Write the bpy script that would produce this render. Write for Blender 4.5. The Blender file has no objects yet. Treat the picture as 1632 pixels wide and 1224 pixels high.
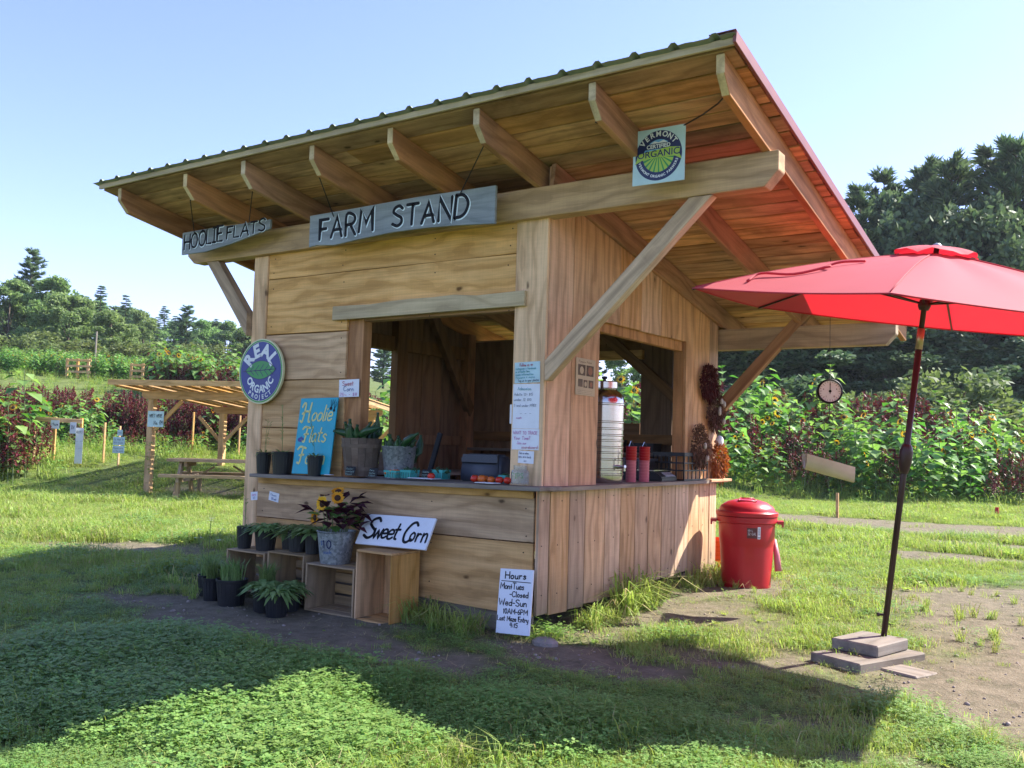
import bpy, bmesh, math, random
import numpy as np
from mathutils import Vector, Matrix, noise as mnoise
from math import sin, cos, pi, radians

random.seed(7)
RNG = np.random.default_rng(7)
sc = bpy.context.scene

# ------------------------------------------------------------------ camera
CAM = Vector((3.6105, -5.7188, 1.1923))
yaw, pitch, roll = .5993, .0644, .0297
fw = Vector((-sin(yaw)*cos(pitch), cos(yaw)*cos(pitch), sin(pitch)))
rt = Vector((cos(yaw), sin(yaw), 0)); up = rt.cross(fw)
r2 = rt*cos(roll)+up*sin(roll); u2 = -rt*sin(roll)+up*cos(roll)
cam_data = bpy.data.cameras.new('camera'); cam = bpy.data.objects.new('camera', cam_data)
sc.collection.objects.link(cam)
cam.matrix_world = Matrix(((r2.x, u2.x, -fw.x, CAM.x), (r2.y, u2.y, -fw.y, CAM.y), (r2.z, u2.z, -fw.z, CAM.z), (0, 0, 0, 1)))
cam_data.sensor_width = 36; cam_data.lens = 1467.47/1632*36
cam_data.clip_start = .05; cam_data.clip_end = 2000
sc.camera = cam

# ------------------------------------------------------------------ world, sun, exposure
SUN = Vector((.60, .80, 1.0)).normalized()
world = bpy.data.worlds.new('World'); sc.world = world; world.use_nodes = True
wn = world.node_tree.nodes; wl = world.node_tree.links
bg = wn['Background']
sky = wn.new('ShaderNodeTexSky'); sky.sky_type = 'NISHITA'; sky.sun_disc = False
sky.sun_elevation = math.asin(SUN.z); sky.sun_rotation = math.atan2(SUN.x, SUN.y)
sky.altitude = 200; sky.air_density = 1.0; sky.dust_density = .6; sky.ozone_density = 3.6
tint = wn.new('ShaderNodeMix'); tint.data_type = 'RGBA'; tint.blend_type = 'MULTIPLY'; tint.inputs[0].default_value = 1; tint.inputs[7].default_value = (.95, .82, 1.02, 1)
wl.new(sky.outputs[0], tint.inputs[6]); wl.new(tint.outputs[2], bg.inputs[0]); bg.inputs[1].default_value = .132
sun_d = bpy.data.lights.new('sun', 'SUN'); sun_d.energy = 5.0; sun_d.angle = radians(.55); sun_d.color = (1, .95, .86)
sun = bpy.data.objects.new('sun', sun_d); sc.collection.objects.link(sun)
sun.rotation_mode = 'QUATERNION'; sun.rotation_quaternion = SUN.to_track_quat('Z', 'Y')
sun.location = (0, 0, 30)
sc.view_settings.view_transform = 'Standard'; sc.view_settings.look = 'None'
sc.view_settings.exposure = 1.48; sc.view_settings.gamma = 1; sc.view_settings.use_curve_mapping = False
sc.render.engine = 'CYCLES'
sc.cycles.max_bounces = 7; sc.cycles.diffuse_bounces = 4; sc.cycles.glossy_bounces = 3
sc.cycles.transmission_bounces = 5; sc.cycles.transparent_max_bounces = 6

# ------------------------------------------------------------------ material helpers
class NT:
    def __init__(s, name):
        s.m = bpy.data.materials.new(name); s.m.use_nodes = True
        s.t = s.m.node_tree; s.n = s.t.nodes; s.l = s.t.links
        s.b = s.n['Principled BSDF']; s.out = s.n['Material Output']
    def N(s, typ, ins=None, **kw):
        n = s.n.new('ShaderNode'+typ)
        for k, v in kw.items(): setattr(n, k, v)
        if ins:
            for k, v in ins.items():
                if hasattr(v, 'is_linked') or isinstance(v, bpy.types.NodeSocket): s.l.new(v, n.inputs[k])
                else: n.inputs[k].default_value = v
        return n
    def math(s, op, a, b=0., c=0., clamp=False):
        n = s.N('Math', {0: a, 1: b, 2: c}, operation=op); n.use_clamp = clamp; return n.outputs[0]
    def mix(s, f, a, b, mode='MIX'):
        n = s.N('Mix', data_type='RGBA', blend_type=mode)
        for k, v in ((0, f), (6, a), (7, b)):
            if isinstance(v, bpy.types.NodeSocket): s.l.new(v, n.inputs[k])
            else: n.inputs[k].default_value = v if k == 0 else (*v[:3], 1)
        return n.outputs[2]
    def ramp(s, f, stops):
        n = s.N('ValToRGB', {0: f}); e = n.color_ramp.elements
        while len(e) < len(stops): e.new(.5)
        for i, (p, c) in enumerate(stops):
            e[i].position = p; e[i].color = (*c, 1) if len(c) == 3 else c
        return n.outputs[0]
    def gray(s, f, lo, hi):
        return s.N('MapRange', {0: f, 1: lo, 2: hi}).outputs[0]
    def noise(s, vec, scale, detail=3., rough=.5, dist=0.):
        return s.N('TexNoise', {'Vector': vec, 'Scale': scale, 'Detail': detail, 'Roughness': rough, 'Distortion': dist}).outputs[0]
    def bump(s, h, strength=.3, dist=.01):
        n = s.N('Bump', {'Height': h, 'Strength': strength, 'Distance': dist}); s.l.new(n.outputs[0], s.b.inputs['Normal'])
    def set(s, **kw):
        for k, v in kw.items():
            k = k.replace('_', ' ')
            if isinstance(v, bpy.types.NodeSocket): s.l.new(v, s.b.inputs[k])
            else: s.b.inputs[k].default_value = (*v, 1) if isinstance(v, tuple) and len(v) == 3 else v

def wood(name, light, dark, grey=(.30, .27, .22), greyamt=.15, knots=.72, rough=.78, stain=.4, var=.34, base=False):
    t = NT(name)
    co = t.N('TexCoord').outputs['Object']; oi = t.N('ObjectInfo').outputs['Random']
    off = t.N('CombineXYZ', {0: t.math('MULTIPLY', oi, 71.), 1: t.math('MULTIPLY', oi, 23.), 2: t.math('MULTIPLY', oi, 47.)}).outputs[0]
    v = t.N('VectorMath', {0: co, 1: off}, operation='ADD').outputs[0]
    vg = t.N('Mapping', {'Vector': v, 'Scale': (.32, 1, 1)}).outputs[0]
    wv = t.N('TexWave', {'Vector': vg, 'Scale': 2.6, 'Distortion': 14., 'Detail': 2.5, 'Detail Scale': 1.1, 'Detail Roughness': .55}, wave_type='BANDS', bands_direction='Y').outputs[1]
    vf = t.N('Mapping', {'Vector': v, 'Scale': (2.2, 75, 75)}).outputs[0]
    fib = t.noise(vf, 1., 3., .6)
    vs = t.N('Mapping', {'Vector': v, 'Scale': (85, 4, 4)}).outputs[0]
    saw = t.noise(vs, 1., 2., .6)
    strk = t.noise(t.N('Mapping', {'Vector': v, 'Scale': (.7, 22, 22)}).outputs[0], 1.3, 4., .65, .4)
    big = t.noise(t.N('Mapping', {'Vector': v, 'Scale': (.9, 2.2, 2.2)}).outputs[0], 1.6, 4., .62, .6)
    grey_n = t.noise(t.N('Mapping', {'Vector': v, 'Scale': (.5, 3, 3)}).outputs[0], 2.2, 5., .7)
    c = t.mix(t.math('MULTIPLY', t.gray(wv, .1, 1.), .6), light, dark)
    c = t.mix(t.math('MULTIPLY', t.gray(fib, .38, .68), .34), c, tuple(x*.55 for x in dark))
    c = t.mix(t.math('MULTIPLY', t.gray(strk, .50, .72), .40), c, tuple(x*.5 for x in dark))
    c = t.mix(t.math('MULTIPLY', t.math('GREATER_THAN', wv, .86), .22), c, tuple(x*.5 for x in dark))
    c = t.mix(t.math('MULTIPLY', t.gray(big, .48, .78), stain), c, tuple(x*.42 for x in dark))
    c = t.mix(t.math('MULTIPLY', t.gray(big, .50, .25), .35), c, tuple(min(1, x*1.25) for x in light))
    c = t.mix(t.math('MULTIPLY', t.gray(grey_n, .35, .75), greyamt*1.1, clamp=True), c, grey)
    # knots
    kv = t.N('Mapping', {'Vector': v, 'Scale': (2.5, 5.0, 0.)}).outputs[0]
    kd = t.noise(t.N('Mapping', {'Vector': v, 'Scale': (9, 9, 9)}).outputs[0], 1., 2.)
    kv2 = t.N('VectorMath', {0: kv, 1: t.N('CombineXYZ', {0: t.math('MULTIPLY', kd, .12), 1: t.math('MULTIPLY', kd, .15)}).outputs[0]}, operation='ADD').outputs[0]
    vo = t.N('TexVoronoi', {'Vector': kv2, 'Scale': 1.0}, feature='F1')
    sel = t.math('GREATER_THAN', t.N('SeparateColor', {0: vo.outputs['Color']}).outputs[0], 1-knots)
    kn = t.math('MULTIPLY', t.gray(vo.outputs['Distance'], .10, .045), sel)
    halo = t.math('MULTIPLY', t.gray(vo.outputs['Distance'], .26, .06), sel)
    c = t.mix(t.math('MULTIPLY', halo, .35), c, tuple(x*.6 for x in dark))
    c = t.mix(t.math('MULTIPLY', kn, .85), c, (.07, .035, .015))
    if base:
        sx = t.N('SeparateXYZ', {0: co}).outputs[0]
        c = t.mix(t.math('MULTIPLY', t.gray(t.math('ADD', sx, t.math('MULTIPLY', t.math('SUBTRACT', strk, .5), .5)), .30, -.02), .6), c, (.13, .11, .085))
    # plank to plank difference, nail sized specks
    vv = t.math('ADD', t.math('MULTIPLY', t.math('FRACT', t.math('MULTIPLY', oi, 13.7)), var), 1-var/2)
    sawf = t.math('ADD', t.math('MULTIPLY', saw, .16), .92)
    hs = t.N('HueSaturation', {'Color': c, 'Value': t.math('MULTIPLY', vv, sawf), 'Saturation': t.math('ADD', t.math('MULTIPLY', t.math('FRACT', t.math('MULTIPLY', oi, 5.3)), .3), .93)})
    t.set(Base_Color=hs.outputs[0], Roughness=rough); t.b.inputs['Specular IOR Level'].default_value = .25
    h = t.math('ADD', t.math('MULTIPLY', fib, .5), t.math('ADD', t.math('MULTIPLY', saw, .35), t.math('MULTIPLY', wv, .25)))
    t.bump(h, .35, .004)
    return t.m

def plain(name, col, rough=.6, metal=0., var=.12, scale=6., bump=.0, spec=.4, dirt=None, dirtamt=.4):
    t = NT(name); co = t.N('TexCoord').outputs['Object']; oi = t.N('ObjectInfo').outputs['Random']
    v = t.N('VectorMath', {0: co, 1: t.N('CombineXYZ', {0: t.math('MULTIPLY', oi, 31.)}).outputs[0]}, operation='ADD').outputs[0]
    n = t.noise(v, scale, 5., .6)
    c = t.mix(t.gray(n, .3, .7), tuple(x*(1-var) for x in col), tuple(min(1, x*(1+var)) for x in col))
    if dirt: c = t.mix(t.math('MULTIPLY', t.gray(t.noise(v, scale*.6, 6., .7), .5, .75), dirtamt), c, dirt)
    t.set(Base_Color=c, Roughness=t.math('ADD', t.math('MULTIPLY', n, .2), rough-.1), Metallic=metal); t.b.inputs['Specular IOR Level'].default_value = spec
    if bump: t.bump(t.noise(v, scale*4, 4.), bump, .01)
    return t.m

def leafmat(name, a, b, trans=.35, rough=.55, spec=.25, objvar=.25):
    """foliage: colour differs from leaf to leaf and plant to plant, light passes through"""
    t = NT(name)
    ri = t.N('NewGeometry').outputs['Random Per Island']; oi = t.N('ObjectInfo').outputs['Random']
    c = t.mix(ri, a, b)
    c = t.N('HueSaturation', {'Color': c, 'Hue': t.math('ADD', t.math('MULTIPLY', oi, .03), .485), 'Value': t.math('ADD', t.math('MULTIPLY', oi, objvar), 1-objvar/2)}).outputs[0]
    t.set(Base_Color=c, Roughness=rough); t.b.inputs['Specular IOR Level'].default_value = spec
    tr = t.N('BsdfTranslucent', {'Color': t.N('HueSaturation', {'Color': c, 'Saturation': 1.15, 'Value': 1.5}).outputs[0]})
    mx = t.N('MixShader', {0: trans, 1: t.b.outputs[0], 2: tr.outputs[0]})
    t.l.new(mx.outputs[0], t.out.inputs[0])
    return t.m

M = {}
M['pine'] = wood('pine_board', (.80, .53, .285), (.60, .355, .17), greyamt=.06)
M['pine_side'] = wood('pine_board_side', (.68, .425, .255), (.50, .28, .15), greyamt=.05)  # same pine, pinker to carry red bounce light in its colour
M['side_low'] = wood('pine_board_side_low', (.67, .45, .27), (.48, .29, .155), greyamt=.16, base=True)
M['pine_low'] = wood('pine_board_low', (.72, .475, .255), (.50, .30, .145), greyamt=.07, stain=.55)
M['beam'] = wood('weathered_beam', (.60, .42, .25), (.42, .28, .16), greyamt=.15, knots=.25, stain=.5)
M['soffit'] = wood('soffit_board', (.68, .42, .235), (.42, .235, .12), greyamt=.05, knots=.8, stain=.95, var=.6)  # leans orange to carry the umbrella's red glow in the colour
M['rafter'] = wood('rafter_wood', (.55, .31, .17), (.36, .185, .095), greyamt=.12, knots=.4, stain=.5)
M['pale'] = wood('pale_strip_wood', (.66, .53, .32), (.54, .41, .23), greyamt=.15, knots=.1)
M['grey'] = wood('grey_old_wood', (.27, .23, .18), (.17, .14, .11), grey=(.24, .23, .22), greyamt=.5, knots=.2)
M['crate'] = wood('crate_wood', (.70, .44, .21), (.50, .29, .12), greyamt=.06, knots=.4)
M['crate_old'] = wood('crate_wood_old', (.44, .31, .17), (.31, .21, .11), greyamt=.3, knots=.2)
M['signwood'] = wood('sign_wood', (.31, .34, .35), (.22, .25, .26), grey=(.38, .42, .43), greyamt=.4, knots=.1, stain=.3, var=.05)
M['pergola'] = wood('pergola_wood', (.66, .42, .21), (.50, .30, .13), greyamt=.1, knots=.2)
M['black'] = plain('black_paint', (.008, .009, .012), .6, var=.3, spec=.2)
M['white'] = plain('white_paint', (.74, .77, .80), .45, var=.04, dirt=(.45, .44, .40), dirtamt=.25)
M['paper'] = plain('white_paper', (.78, .80, .83), .7, var=.04, scale=12)
M['paleoutline'] = plain('pale_outline_paint', (.72, .84, .86), .5)
M['inner'] = wood('shade_darkened_wood', (.27, .16, .085), (.18, .10, .05), greyamt=.1, knots=.3)  # wood darkened so the colour stands in for the interior's shade
M['navy'] = plain('navy_print', (.012, .022, .09), .35, var=.1)
M['blue'] = plain('blue_print', (.02, .035, .22), .35, var=.1)
M['creamring'] = plain('cream_print', (.62, .62, .36), .4, var=.08)
M['leafgreen'] = plain('green_print', (.03, .28, .06), .35, var=.1)
M['lime'] = plain('lime_print', (.36, .52, .06), .35)
M['skyblue'] = plain('sky_blue_print', (.16, .42, .70), .4)
M['offwhite'] = plain('off_white_print', (.70, .74, .72), .4)
M['turq'] = plain('turquoise_paint', (.0, .34, .44), .42, var=.08)
M['yellowpaint'] = plain('pale_yellow_paint', (.62, .60, .22), .5)
M['tealpaper'] = plain('pale_teal_paper', (.50, .68, .70), .7)
M['inkred'] = plain('red_ink', (.45, .03, .07), .6)
M['inkblue'] = plain('blue_ink', (.05, .12, .32), .6)
M['inkteal'] = plain('teal_ink', (.04, .30, .33), .6)
M['inkpink'] = plain('magenta_ink', (.50, .08, .32), .6)
M['inkgrey'] = plain('pencil_grey', (.16, .18, .22), .6)
M['chalk'] = plain('chalk_text', (.30, .42, .36), .8)
M['redplastic'] = plain('red_plastic', (.43, .009, .020), .38, var=.06, spec=.5, dirt=(.35, .06, .04), dirtamt=.3)
M['pot'] = plain('black_pot_plastic', (.014, .016, .019), .42, var=.2, dirt=(.06, .05, .04), dirtamt=.3)
M['soil'] = plain('potting_soil', (.03, .02, .013), .95, scale=30, bump=.6)
M['blackplastic'] = plain('black_plastic', (.012, .013, .015), .4)
M['greycase'] = plain('grey_vinyl', (.045, .055, .075), .5, var=.15)
M['tealbasket'] = plain('teal_pulp', (.05, .36, .33), .7)
M['tomato'] = plain('tomato_skin', (.55, .03, .012), .22, var=.15, scale=9)
M['tomato_or'] = plain('orange_tomato_skin', (.60, .13, .015), .25, var=.2, scale=9)
M['zucchini'] = plain('zucchini_skin', (.018, .065, .018), .35, var=.35, scale=14)
M['bucketwood'] = wood('bucket_wood', (.16, .115, .085), (.10, .07, .05), greyamt=.3, knots=.1)
M['card'] = plain('cream_card', (.52, .42, .28), .7)
M['garlic'] = plain('garlic_husk', (.55, .48, .40), .8)
M['cord'] = plain('dark_cord', (.03, .025, .02), .8)
M['pinkcup'] = plain('pink_cup', (.55, .16, .20), .45)
M['lcd'] = plain('display_grey', (.32, .34, .36), .25)
M['conc'] = plain('grey_paver', (.30, .25, .21), .9, var=.2, scale=14, bump=.4, dirt=(.14, .11, .09))
M['umbpole'] = plain('bronze_pole_paint', (.035, .016, .014), .4, var=.15)
M['brass'] = plain('worn_brass', (.42, .36, .22), .35, metal=.8)
M['orange'] = plain('orange_plastic', (.80, .12, .02), .5)

def galv(name):
    t = NT(name); co = t.N('TexCoord').outputs['Object']
    vo = t.N('TexVoronoi', {'Vector': co, 'Scale': 55.}).outputs['Color']
    g = t.N('SeparateColor', {0: vo}).outputs[0]; n = t.noise(co, 9., 5., .65)
    c = t.mix(g, (.20, .225, .24), (.42, .46, .48)); c = t.mix(t.math('MULTIPLY', t.gray(n, .5, .8), .5), c, (.22, .24, .23))
    t.set(Base_Color=c, Metallic=.65, Roughness=t.math('ADD', t.math('MULTIPLY', n, .3), .33)); return t.m
M['galv'] = galv('galvanised_steel')
def steel():
    t = NT('brushed_steel'); co = t.N('TexCoord').outputs['Object']
    n = t.noise(t.N('Mapping', {'Vector': co, 'Scale': (3, 3, 60)}).outputs[0], 2., 3.)
    t.set(Base_Color=(.46, .44, .42), Metallic=1., Roughness=t.math('ADD', t.math('MULTIPLY', n, .12), .12)); t.bump(n, .05, .002); return t.m
M['steel'] = steel()
def roofm():
    t = NT('corrugated_roof_metal'); co = t.N('TexCoord').outputs['Object']; n = t.noise(co, 5., 5., .6)
    t.set(Base_Color=t.mix(n, (.20, .235, .19), (.30, .33, .27)), Metallic=.35, Roughness=.5); return t.m
M['roof'] = roofm(); M['gap_black'] = plain('gap_dark_sheet', (.02, .018, .016), .9)  # black is for sheets added behind board gaps to keep them dark
def glass(name, col=(.85, .9, .88), rough=.06):
    t = NT(name); t.set(Base_Color=col, Roughness=rough); t.b.inputs['Transmission Weight'].default_value = .9
    t.b.inputs['IOR'].default_value = 1.2; return t.m
M['glass'] = glass('jar_glass'); M['clearplastic'] = glass('clear_plastic', (.9, .9, .9), .15)
def fabric():
    t = NT('red_canopy_fabric'); co = t.N('TexCoord').outputs['Object']
    n = t.noise(co, 3., 4., .6); w = t.noise(co, 260., 2.)
    c = t.mix(n, (.44, .030, .048), (.53, .046, .068)); t.set(Base_Color=c, Roughness=.72); t.b.inputs['Sheen Weight'].default_value = .12; t.b.inputs['Specular IOR Level'].default_value = .5
    t.bump(t.math('ADD', t.math('MULTIPLY', w, .2), n), .15, .01)
    tr = t.N('BsdfTranslucent', {'Color': (.80, .02, .04, 1)})
    mx = t.N('MixShader', {0: .30, 1: t.b.outputs[0], 2: tr.outputs[0]}); t.l.new(mx.outputs[0], t.out.inputs[0]); return t.m
M['fabric'] = fabric()
M['grass'] = leafmat('grass_blade', (.19, .275, .055), (.38, .455, .13), .4, .5)
M['drygrass'] = leafmat('dry_grass_blade', (.30, .25, .11), (.48, .41, .21), .3, .6)
M['clover'] = leafmat('clover_leaf', (.135, .25, .06), (.25, .375, .105), .35, .5)
M['sunleaf'] = leafmat('sunflower_leaf', (.06, .16, .03), (.25, .39, .11), .40, .45, .4)
M['redleaf'] = leafmat('amaranth_leaf', (.06, .012, .014), (.19, .045, .045), .2, .5)
M['dullleaf'] = leafmat('dull_weed_leaf', (.06, .08, .03), (.16, .16, .07), .3, .6)
M['petal'] = leafmat('sunflower_petal', (.75, .36, .01), (.85, .52, .03), .3, .5)
M['disc'] = plain('sunflower_disc', (.05, .022, .01), .9, scale=40, bump=.5)
M['stem'] = plain('green_stem', (.13, .17, .06), .7)
M['bronze_leaf'] = leafmat('bronze_leaf', (.035, .008, .018), (.08, .018, .03), .2, .5)
M['potleaf'] = leafmat('strap_leaf', (.12, .20, .055), (.26, .36, .13), .35, .45)
M['bark'] = plain('tree_bark', (.10, .075, .055), .95, var=.3, scale=3, bump=.6)
M['treeleaf_a'] = leafmat('broadleaf_foliage', (.10, .175, .06), (.25, .34, .13), .4, .6)
M['treeleaf_b'] = leafmat('pine_needle_foliage', (.065, .125, .065), (.18, .255, .13), .34, .6)
M['shadeleaf'] = leafmat('shaded_side_foliage', (.050, .090, .042), (.15, .205, .09), .24, .6)  # leaf copy with the wood's shaded side put into its colour
M['treeleaf_c'] = leafmat('pale_shrub_foliage', (.09, .13, .04), (.17, .21, .075), .35, .6)
M['dried_red'] = leafmat('dried_dark_red', (.05, .012, .016), (.16, .035, .035), .2, .8)
M['dried_rust'] = leafmat('dried_rust', (.22, .07, .025), (.42, .15, .06), .25, .8)
M['dried_brown'] = leafmat('dried_brown', (.10, .05, .035), (.24, .13, .09), .2, .8)
# ------------------------------------------------------------------ mesh helpers
class MB:
    def __init__(s): s.v = []; s.f = []; s.mi = []
    def add(s, vs, fs, m=0):
        b = len(s.v); s.v += [tuple(x) for x in vs]; s.f += [tuple(i+b for i in f) for f in fs]; s.mi += [m]*len(fs)
    def box(s, lo, hi, m=0, T=None):
        x0, y0, z0 = lo; x1, y1, z1 = hi
        vs = [Vector(p) for p in ((x0,y0,z0),(x1,y0,z0),(x1,y1,z0),(x0,y1,z0),(x0,y0,z1),(x1,y0,z1),(x1,y1,z1),(x0,y1,z1))]
        if T: vs = [T @ p for p in vs]
        s.add(vs, [(0,3,2,1),(4,5,6,7),(0,1,5,4),(1,2,6,5),(2,3,7,6),(3,0,4,7)], m)
    def tube(s, pts, r, n=8, m=0, caps=True):
        pts = [Vector(p) for p in pts]
        rs = r if isinstance(r, (list, tuple)) else [r]*len(pts)
        rings = []
        for i, p in enumerate(pts):
            d = (pts[min(i+1, len(pts)-1)]-pts[max(i-1, 0)]).normalized()
            a = Vector((0,0,1)) if abs(d.z) < .9 else Vector((1,0,0))
            u = d.cross(a).normalized(); w = d.cross(u)
            rings.append([p+(u*cos(2*pi*k/n)+w*sin(2*pi*k/n))*rs[i] for k in range(n)])
        vs = [q for rg in rings for q in rg]; fs = []
        for i in range(len(pts)-1):
            for k in range(n):
                fs.append((i*n+k, i*n+(k+1)%n, (i+1)*n+(k+1)%n, (i+1)*n+k))
        if caps: fs += [tuple(range(n-1,-1,-1)), tuple((len(pts)-1)*n+k for k in range(n))]
        s.add(vs, fs, m)
    def lathe(s, prof, n=32, c=(0,0,0), m=0, axis=None):
        """prof: list of (r,z)"""
        vs = []; fs = []
        for r, z in prof:
            for k in range(n):
                vs.append(Vector((r*cos(2*pi*k/n), r*sin(2*pi*k/n), z)))
        if axis is not None:
            q = Vector(axis).to_track_quat('Z', 'Y'); vs = [q @ p for p in vs]
        vs = [p+Vector(c) for p in vs]
        for i in range(len(prof)-1):
            for k in range(n): fs.append((i*n+k, i*n+(k+1)%n, (i+1)*n+(k+1)%n, (i+1)*n+k))
        s.add(vs, fs, m)
    def ell(s, c, r, m=0, n=12, k=7, T=None):
        pr = [(sin(pi*i/k), -cos(pi*i/k)) for i in range(k+1)]
        vs = []; fs = []
        for a, z in pr:
            for j in range(n):
                p = Vector((a*cos(2*pi*j/n)*r[0], a*sin(2*pi*j/n)*r[1], z*r[2]))
                if T: p = T @ p
                vs.append(p+Vector(c))
        for i in range(k):
            for j in range(n): fs.append((i*n+j, i*n+(j+1)%n, (i+1)*n+(j+1)%n, (i+1)*n+j))
        s.add(vs, fs, m)
    def mesh(s, name, mats, smooth=False):
        me = bpy.data.meshes.new(name); me.from_pydata(s.v, [], s.f); 
        for m in mats: me.materials.append(m)
        me.polygons.foreach_set('material_index', s.mi)
        if smooth: me.polygons.foreach_set('use_smooth', [True]*len(s.f))
        me.update(); return me
    def build(s, name, mats, parent=None, smooth=False, auto=None):
        if not isinstance(mats, (list, tuple)): mats = [mats]
        me = s.mesh(name, mats, smooth)
        o = bpy.data.objects.new(name, me); sc.collection.objects.link(o)
        if parent: o.parent = parent
        if auto is not None:
            me.polygons.foreach_set('use_smooth', [True]*len(s.f))
            bm = bmesh.new(); bm.from_mesh(me)
            bmesh.ops.remove_doubles(bm, verts=bm.verts, dist=1e-5)
            for e in bm.edges:
                if len(e.link_faces) != 2 or e.calc_face_angle(0) > auto: e.smooth = False
            bm.to_mesh(me); bm.free()
        return o

def tag(o, label=None, cat=None, group=None, kind=None):
    if label: o['label'] = label
    if cat: o['category'] = cat
    if group: o['group'] = group
    if kind: o['kind'] = kind
    return o
def thing(name, label, cat, loc=(0,0,0), rz=0, group=None):
    o = bpy.data.objects.new(name, None); sc.collection.objects.link(o)
    o.empty_display_size = .1; o.location = loc; o.rotation_euler = (0, 0, rz)
    return tag(o, label, cat, group)
def kids(o): return [c for c in bpy.data.objects if c.parent == o]
def dup(root, loc, rz=None, scale=None, label=None, group=None):
    r = root.copy(); sc.collection.objects.link(r); r.location = loc
    if rz is not None: r.rotation_euler = (r.rotation_euler[0], r.rotation_euler[1], rz)
    if scale is not None: r.scale = (scale,)*3 if not isinstance(scale, (tuple, list)) else scale
    if label: r['label'] = label
    if group: r['group'] = group
    for ch in KIDS.get(root.name) or kids(root):
        c = ch.copy(); sc.collection.objects.link(c); c.parent = r
        for g in kids(ch):
            d = g.copy(); sc.collection.objects.link(d); d.parent = c
    return r
KIDS = {}

def frame(O, X, Y):
    X = Vector(X).normalized(); Y = Vector(Y); Y = (Y-X*Y.dot(X)).normalized(); Z = X.cross(Y)
    return Matrix(((X.x, Y.x, Z.x, O[0]), (X.y, Y.y, Z.y, O[1]), (X.z, Y.z, Z.z, O[2]), (0,0,0,1)))
def slab(name, parent, O, X, Y, poly, t, mat, bev=.003, z0=0., label=None, cuts=0):
    """a board: polygon in the local X/Y plane (grain along X), thickness t along X x Y"""
    bm = bmesh.new(); n = len(poly)
    a = [bm.verts.new((p[0], p[1], z0)) for p in poly]; b = [bm.verts.new((p[0], p[1], z0+t)) for p in poly]
    bm.faces.new(a[::-1]); bm.faces.new(b)
    for i in range(n): bm.faces.new((a[i], a[(i+1)%n], b[(i+1)%n], b[i]))
    if bev: bmesh.ops.bevel(bm, geom=list(bm.edges), offset=bev, segments=1, affect='EDGES', clamp_overlap=True)
    bmesh.ops.recalc_face_normals(bm, faces=bm.faces)
    me = bpy.data.meshes.new(name); bm.to_mesh(me); bm.free(); me.materials.append(mat)
    o = bpy.data.objects.new(name, me); sc.collection.objects.link(o)
    Mx = frame(O, X, Y)
    if parent:
        o.parent = parent
        # geometry is given in the parent's own space
    o.matrix_local = Mx if parent else Mx
    if label: o['label'] = label
    return o
def rect(l, w, x0=0., y0=0.): return [(x0, y0), (x0+l, y0), (x0+l, y0+w), (x0, y0+w)]
def jrect(l, w, j=.004, seg=3):
    """rectangle with slightly uneven long edges"""
    lo = [(l*i/seg, random.uniform(-j, j)) for i in range(seg+1)]
    hi = [(l*i/seg, w+random.uniform(-j, j)) for i in range(seg, -1, -1)]
    return lo+hi

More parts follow.
